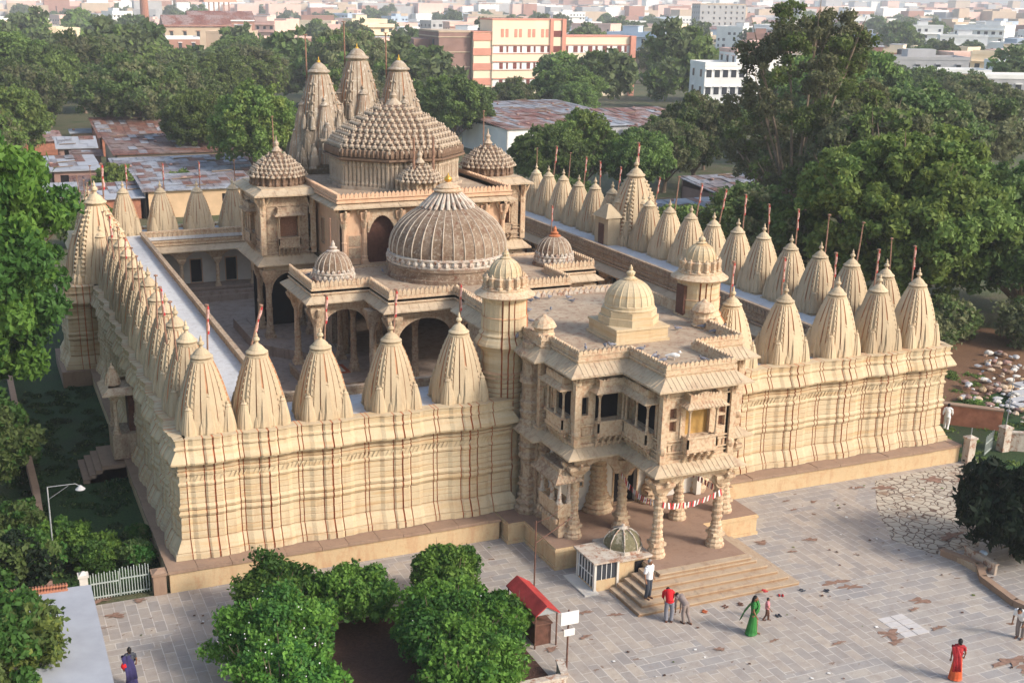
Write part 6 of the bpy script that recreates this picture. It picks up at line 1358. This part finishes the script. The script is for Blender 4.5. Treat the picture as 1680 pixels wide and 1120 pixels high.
MB().tube([(1.55,49.1,0),(1.58,49.1,3.75)],[.035,.028],8).build('post',[M['iron']],lp); MB().tube([(1.58,49.1,3.75),(2.68,48.9,3.82),(2.84,48.86,3.72)],.017,6).tube([(1.58,49.1,3.2),(2.4,48.95,3.75)],.010,6).build('arm',[M['iron']],lp)
MB().lathe(2.86,48.85,[(.05,3.74),(.10,3.68),(.21,3.58),(.20,3.56)],14).build('shade',[M['h_grey']],lp); MB().ball((2.86,48.85,3.56),(.09,.09,.07),10).build('globe',[M['h_white']],lp)
# gates and boundary walls
def gate_leaf(parent,x0,x1,y,h,n,rz=0,o=(0,0)):
    Mx=Rz(rz,(o[0],o[1],0)); b=MB(); L_=x1-x0
    for z in (.12,h*.62): b=MB().box(x0,y-.02,z,x1,y+.02,z+.05); (b if rz==0 else MB().merge(b,Mx)).build('rail',[M['gateiron']],parent)
    for i in range(n+1):
        x=x0+L_*i/n; c=MB().box(x-.016,y-.016,.05,x+.016,y+.016,h+(.06 if i%2 else .0)); (c if rz==0 else MB().merge(c,Mx)).build('bar',[M['gateiron']],parent)
g=E('barred_gate','double barred pale iron gate closing the grassy side lane','gate',(3.8,45.6,0)); gate_leaf(g,2.72,3.80,45.6,1.15,10); gate_leaf(g,3.86,4.98,45.6,1.25,10)
def pillar(label,x,y,w,h,mat='white',cap=.1,cat='gate pillar'):
    t=E('gate_pillar',label,cat,(x,y,0)); MB().box(x-w,y-w,0,x+w,y+w,h).build('shaft',[M[mat]],t); MB().box(x-w-.05,y-w-.05,h,x+w+.05,y+w+.05,h+cap).frus(x,y,h+cap,h+cap+.12,w,w,.03,.03).build('cap',[M[mat]],t); return t
pillar('white gate pillar with flat cap left of the barred gate',2.45,45.6,.16,1.15); pillar('squat brown stone gate pillar touching the plinth corner',5.35,45.4,.26,.85,'ledge')
pillar('white square post in the side lane where the old wall ends',.9,47.3,.16,1.7,'limew'); pillar('tall whitewashed pillar at the right end of the temple plinth',47.35,44.9,.22,1.35,'limew'); pillar('white pillar with thin rod on the far side of the right-hand gate',50.5,45.6,.24,1.3,'limew')
MB().tube([(50.5,45.6,1.4),(50.5,45.6,4.2)],.025,6).build('rod',[M['iron']],[o for o in bpy.data.objects if o.get('label','').startswith('white pillar with thin rod')][0])
MB().tube([(47.35,44.9,1.5),(47.35,44.9,1.95)],.025,6).build('rod',[M['iron']],[o for o in bpy.data.objects if o.get('label','').startswith('tall whitewashed')][0])
g=E('open_gate','pale slatted iron gate standing half open at the right-hand yard','gate',(49.2,45.8,0)); gate_leaf(g,0,1.3,0,1.1,9,.5,(48.9,45.3))
def bwall(label,pts,h,th,mat,name='boundary_wall',cm=None):
    t=E(name,label,'wall',(pts[0][0],pts[0][1],0)); 
    for i,(a,c) in enumerate(zip(pts[:-1],pts[1:])):
        Mx,Ln=edgeM(a,c); MB().merge(MB().box(0,-th/2,-.05,Ln,th/2,h),Mx).build('wall_stretch',[M[mat]],t); MB().merge(MB().box(-.03,-th/2-.04,h,Ln+.03,th/2+.04,h+.08),Mx).build('coping',[M[cm or mat]],t)
    return t
bwall('dark weathered boundary wall running back along the shaded lane',[(1.2,46.6),(1.3,56),(1.0,70),(.8,90)],1.0,.24,'brickdull',cm='ledge')
bwall('low white wall between the lane pillar and the grey roof',[(2.45,45.3),(2.3,43.2)],.7,.2,'limew'); bwall('short white wall beside the grey cement roof',[(2.4,43.1),(1.2,43.0)],.6,.2,'limew')
bwall('maroon retaining wall dropping from the rubble ground beside the white-clad man',[(48.2,53.5),(50.6,50.6),(53.0,48.2)],1.15,.4,'brick',cm='ledge')
bwall('white yard wall running off from the right-hand gate pillar',[(50.9,45.6),(53,44.2),(56,41.5)],1.0,.25,'limew'); bwall('low brown kerb wall at the foot of the black-green tree',[(37.9,36.6),(38.35,34.9),(37.6,33.9),(37.2,31.8),(37.6,29.9)],.22,.22,'ledge')
bwall('whitewashed trough wall under the black-green tree',[(38.75,36.1),(38.6,34.2)],.45,.12,'limew'); bwall('low white kerb wall at the lower edge by the bushes',[(15.6,33.0),(17.5,32.95)],.45,.22,'limew'); bwall('short white kerb stub below the twin notice boards',[(17.5,33.0),(17.75,33.9)],.5,.2,'limew')
tag(MB().box(38.0,34.6,.0,38.5,35.9,.24).build('stone_block',[M['step']]),'tan stone block lying along the kerb below the black-green tree','stone block')
tag(MB().ball((38.95,35.3,.5),(.16,.2,.1),8).build('blue_bag',[M['h_blue']]),'blue plastic bag caught on the trough wall','bag')
cab=E('cement_roof_hut','low hut with grey cement roof and a row of red ridge tiles','hut',(1.0,38.5,0)); MB().box(-3,33.5,0,2.35,42.3,2.2).build('wall',[M['h_grey']],cab)
MB().add([(-3.2,33.3,2.5),(2.5,33.3,2.3),(2.5,42.0,2.5),(-3.2,42.0,2.7),(-3.2,33.3,2.38),(2.5,33.3,2.18),(2.5,42.0,2.38),(-3.2,42.0,2.58)],[(0,1,2,3),(7,6,5,4),(0,4,5,1),(1,5,6,2),(2,6,7,3)]).build('roof',[M['roofgrey']],cab)
b=MB()
for i in range(26): x=-1.0+.105*i; b.tube([(x,41.75,2.66-.035*(x+1)),(x,42.25,2.56-.035*(x+1))],[.06,.05],7); b.tube([(x+.03,41.95,2.74-.035*(x+1)),(x+.03,42.4,2.60-.035*(x+1))],[.05,.045],7)
b.build('ridge_tiles',[M['brick']],cab)
# bunting
def bunting(label,p,q,sag,n):
    t=E('flag_string',label,'bunting',p); p,q=Vector(p),Vector(q); pts=[p+(q-p)*(i/n)+Vector((0,0,-sag*4*(i/n)*(1-i/n))) for i in range(n+1)]; MB().tube(pts,.006,4).build('cord',[M['wood']],t)
    e=(q-p).normalized(); R=random.Random(n)
    for i in range(n):
        a=pts[i]+(pts[i+1]-pts[i])*.15; c=pts[i]+(pts[i+1]-pts[i])*.74; m=a+(c-a)*.5; dn=Vector((R.uniform(-.04,.04),R.uniform(-.06,.06),-.26)); th=Vector((e.y,-e.x,0))*.004
        o=MB().add([a+th,m+th,m+dn+th,a+dn+th,a-th,m-th,m+dn-th,a+dn-th],[(0,1,2,3),(7,6,5,4)],i%2).add([m+th,c+th,c+dn+th,m+dn+th,m-th,c-th,c+dn-th,m+dn-th],[(0,1,2,3),(7,6,5,4)],(i+1)%2).build('pennant',[M['flag_r'],M['flag_w']],t)
bunting('string of red and white pennants across the front porch arch',(24.95,39.1,3.5),(27.85,39.1,3.7),.28,12)
bunting('string of red and white pennants along the left side of the porch',(24.8,42.3,3.7),(24.8,39.4,3.5),.3,12)
bunting('string of red and white pennants along the far side of the porch',(27.9,39.3,3.7),(27.9,42.4,3.9),.25,12)
bunting('short string of pennants between the porch side columns',(22.6,42.3,3.9),(24.8,42.3,3.7),.15,9) if 0 else None
# footwear at the stair, litter, birds, rubble
R=random.Random(17); fw=[('pair of black sandals left apart from the stair, beyond the child',(27.75,34.55)),('pair of dark shoes by the right end of the bottom step',(30.0,36.0)),('red sandals at the bottom step below the right corner',(28.9,35.95)),('brown sandals near the middle of the bottom step',(26.2,35.95)),('pair of maroon slippers on the second step edge',(28.3,36.25)),('dark slippers behind the green sari at the bottom step',(26.9,35.9)),('tan shoes by the bottom step nearer the bending pair',(25.2,35.9)),('lone pair of small sandals beyond the stair end',(30.9,35.6))]
for i,(lb,(x,y)) in enumerate(fw):
    z=.165 if 'second step' in lb else .0; t=E('pair_of_sandals',lb,'footwear',(x,y,z),R.uniform(0,6))
    for q in (-1,1): MB().ball((q*.07,0,.03),(.045,.13,.028),8).ball((q*.07,-.05,.06),(.04,.05,.02),6).build('sandal',[M[['trdark','trdark','reds','wood','reds','wood','carpet','trdark'][i]]],t,world=False)
bird=MB(); bird.ball((0,0,.1),(.05,.11,.055),8); bird.ball((0,-.1,.17),(.03,.035,.03),6); bird.tube([(0,.08,.1),(0,.2,.08)],[.035,.015],5); bird.tube([(0,-.13,.165),(0,-.155,.16)],[.008,.002],4); bird.tube([(.02,0,.06),(.02,0,0)],.006,4); bird.tube([(-.02,0,.06),(-.02,0,0)],.006,4)
bm=[None]
spots=[(R.uniform(21.3,31.5),R.uniform(42.5,52.5),8.93) for _ in range(26)]+[(25.6,41.3,8.93),(27.3,40.4,8.93),(26.4,39.5,8.93)]+[(R.uniform(18,35),R.uniform(65.5,69.8),7.3) for _ in range(10)]+[(22.4+.3*k,42.1,9.42) for k in (1,4,5)]+[(24.78,39.4+.35*k,9.42) for k in (0,2,5)]
spots=[s_ for s_ in spots if abs(s_[0]-GX)>1.8 or abs(s_[1]-45.1)>1.8]
pg=[None]
for i,(x,y,z) in enumerate(spots):
    lb='small dark pigeon on the dusty gatehouse roof' if z>8.9 and z<9.2 else 'dark pigeon perched on the gatehouse parapet' if z>9 else 'small dark pigeon on the open hall roof'
    if pg[0] is None: pg[0]=bird.build('pigeon',[M['trgrey']],None); o=pg[0]
    else: o=pg[0].copy(); col.objects.link(o)
    o.location=(x,y,z); o.rotation_euler=(0,0,R.uniform(0,6.28)); o.scale=(1.25,)*3; tag(o,lb,'pigeon','pigeons on the '+('gatehouse roof' if 8.9<z<9.2 else 'gatehouse parapet' if z>9 else 'hall roof'))
wb=MB().merge(bird).build('pigeon',[M['signw']],None); wb.location=(26.3,41.0,8.93); wb.scale=(2,2,2); wb.rotation_euler=(0,0,1); tag(wb,'white pigeon standing alone in the middle of the gatehouse roof','pigeon')
def rock(label,x,y,z,s,mat,seed,grp):
    R_=random.Random(seed); b=MB(); b.ball((0,0,0),(s,s*R_.uniform(.5,.9),s*R_.uniform(.35,.6)),8,0,5); b.v=[(v[0]*R_.uniform(.8,1.2),v[1]*R_.uniform(.8,1.2),v[2]*R_.uniform(.8,1.2)) for v in b.v]
    o=b.build('broken_stone',[M[mat]],None); o.location=(x,y,z); o.rotation_euler=(0,0,R_.uniform(0,6)); tag(o,label,'stone',grp)
for i in range(150):
    x=R.uniform(54.5,65); y=R.uniform(50,60.5); 
    if abs((x-54.5)*.75-(y-50))>3.5: 
        y=50+(x-54.5)*.75+R.uniform(-3,3)
    rock('pale broken stone lying in the rubble heap on the bare earth',x,y,.12+R.random()*.3,R.uniform(.10,.34),R.choice(['white','h_grey','h_tan','brickdull','ledge','h_grey','plinth']),i,'stones of the rubble heap')
for i,(x,y,w,d) in enumerate([(57.5,51.2,1.4,.9),(58.6,52.3,1.2,.8),(56.8,50.6,1.1,.7),(60.2,53.6,1.5,.8)]): 
    for k in range(3):
        o=MB().box(x-w/2+.1*k,y-d/2,.1+.1*k,x+w/2+.1*k,y+d/2,.18+.1*k).build('stone_slab',[M['h_white' if k%2 else 'h_grey']],None); tag(o,['pale slab stacked beside the rubble, widest pile','pale slab in the pile behind the widest slabs','pale slab in the pile nearest the maroon wall','pale slab in the pile farthest into the rubble'][i],'stone slab','stacked stone slabs '+str(i))
# dirt patches and loose slabs on the paving
def patch(name,x,y,rx,ry,z,mat,seed,n=26):
    R_=random.Random(seed); pts=[]
    for k in range(n): a=2*PI*k/n; q=.8+.3*math.sin(2*a+seed)+.25*math.sin(5*a+seed*2)+.25*R_.uniform(-1,1); pts.append((x+rx*q*math.cos(a),y+ry*q*math.sin(a),z))
    return MB().add(pts,[tuple(range(n))]).build(name,[mat])
M['stain']=flat('dirt_stain',(.24,.145,.105),.9,.3,5); M['pale_slab']=flat('pale_slab',(.50,.47,.45),.7,.08,3)
for i,(px,py,s) in enumerate([(1690,1090,.55),(1240-60+30,1000,.0),(1370,735+220,.42),(1395,962,.38),(1510,985,.4),(1460,1040,.45),(1470,1052,.3),(1270,1050,.18),(955,1005,.3),(1010,1008,.24),(1330,885,.28),(1250,890,.32),(1335,823,.2),(1302,836,.16),(1290,822,.16),(1405,800,.3),(1450,800,.5),(1530,787,.55),(1580,788,.4),(1558,880,.55),(1375,1055,.2),(1660,1085,.6),(1300,905,.16),(1180,1065,.2),(905,1065,.25),(960,1045,.2),(1540,1030,.22),(880,985,.2),(890,1010,.22),(190,1010,.35),(230,985,.25),(165,985,.4),(1500,1000,.2),(700,1005,.0)]):
    if s<=0: continue
    g_=gp(px,py,0); tag(patch('dirt_patch',g_.x,g_.y,s*1.35,s*.6,.010+.0011*i,M['stain'],i),kind='structure')
for i in range(4):
    for j in range(2):
        g_=gp(1450,1022,0); tag(MB().box(g_.x+.62*j,g_.y-.40*i,0,g_.x+.58+.62*j,g_.y+.36-.40*i,.014).build('paving_slab',[M['pale_slab']]),kind='structure')

R=random.Random(91); b=MB()
for i in range(220):
    x=R.uniform(3,47); y=R.uniform(27,44.8)
    if 7<x<17.5 and 33<y<41: continue
    if 20<x<32 and y>35.9: continue
    a=R.uniform(0,6.28); q=R.uniform(.03,.09); c,s_=math.cos(a)*q,math.sin(a)*q; b.add([(x-c,y-s_,.03),(x+s_,y-c,.035),(x+c,y+s_,.045),(x-s_,y+c,.03)],[(0,1,2,3)],R.choice([0,0,1,2,3]))
tag(b.build('litter',[M['rust'],M['soil'],M['signw'],M['leaf_yel']]),kind='stuff')
# ---------------------------------------------------------------- camera, light, world
cd=bpy.data.cameras.new('camera'); co=bpy.data.objects.new('camera',cd); col.objects.link(co); scene.camera=co
co.matrix_world=Matrix(((_R.x,_U.x,-_w.x,0),(_R.y,_U.y,-_w.y,0),(_R.z,_U.z,-_w.z,CH),(0,0,0,1)))
cd.sensor_fit='HORIZONTAL'; cd.sensor_width=36; cd.lens=CF*36/1680
cd.shift_x=-(CCX-840)/1680; cd.shift_y=(CCY-560)/1680
cd.clip_end=12000; cd.clip_start=.5
SAZ=math.radians(40); SEL=math.radians(33)     # sun to the front right
sd=Vector((math.sin(SAZ)*math.cos(SEL),-math.cos(SAZ)*math.cos(SEL),math.sin(SEL)))
sl=bpy.data.lights.new('sun','SUN'); sl.energy=2.3; sl.angle=math.radians(11.0); sl.color=(1,.93,.85)
so=bpy.data.objects.new('sun',sl); col.objects.link(so); so.rotation_euler=sd.to_track_quat('Z','Y').to_euler()
wd=bpy.data.worlds.new('World'); scene.world=wd; wd.use_nodes=True; t=wd.node_tree
sk=t.nodes.new('ShaderNodeTexSky'); sk.sky_type='NISHITA'; sk.sun_disc=False; sk.sun_elevation=SEL; sk.sun_rotation=math.atan2(sd.x,sd.y); sk.air_density=1.3; sk.dust_density=2.5
bg=t.nodes['Background']; bg.inputs[1].default_value=.15; t.links.new(sk.outputs[0],bg.inputs[0])
scene.view_settings.view_transform='Standard'; scene.view_settings.look='None'; scene.view_settings.exposure=.70; scene.view_settings.gamma=1
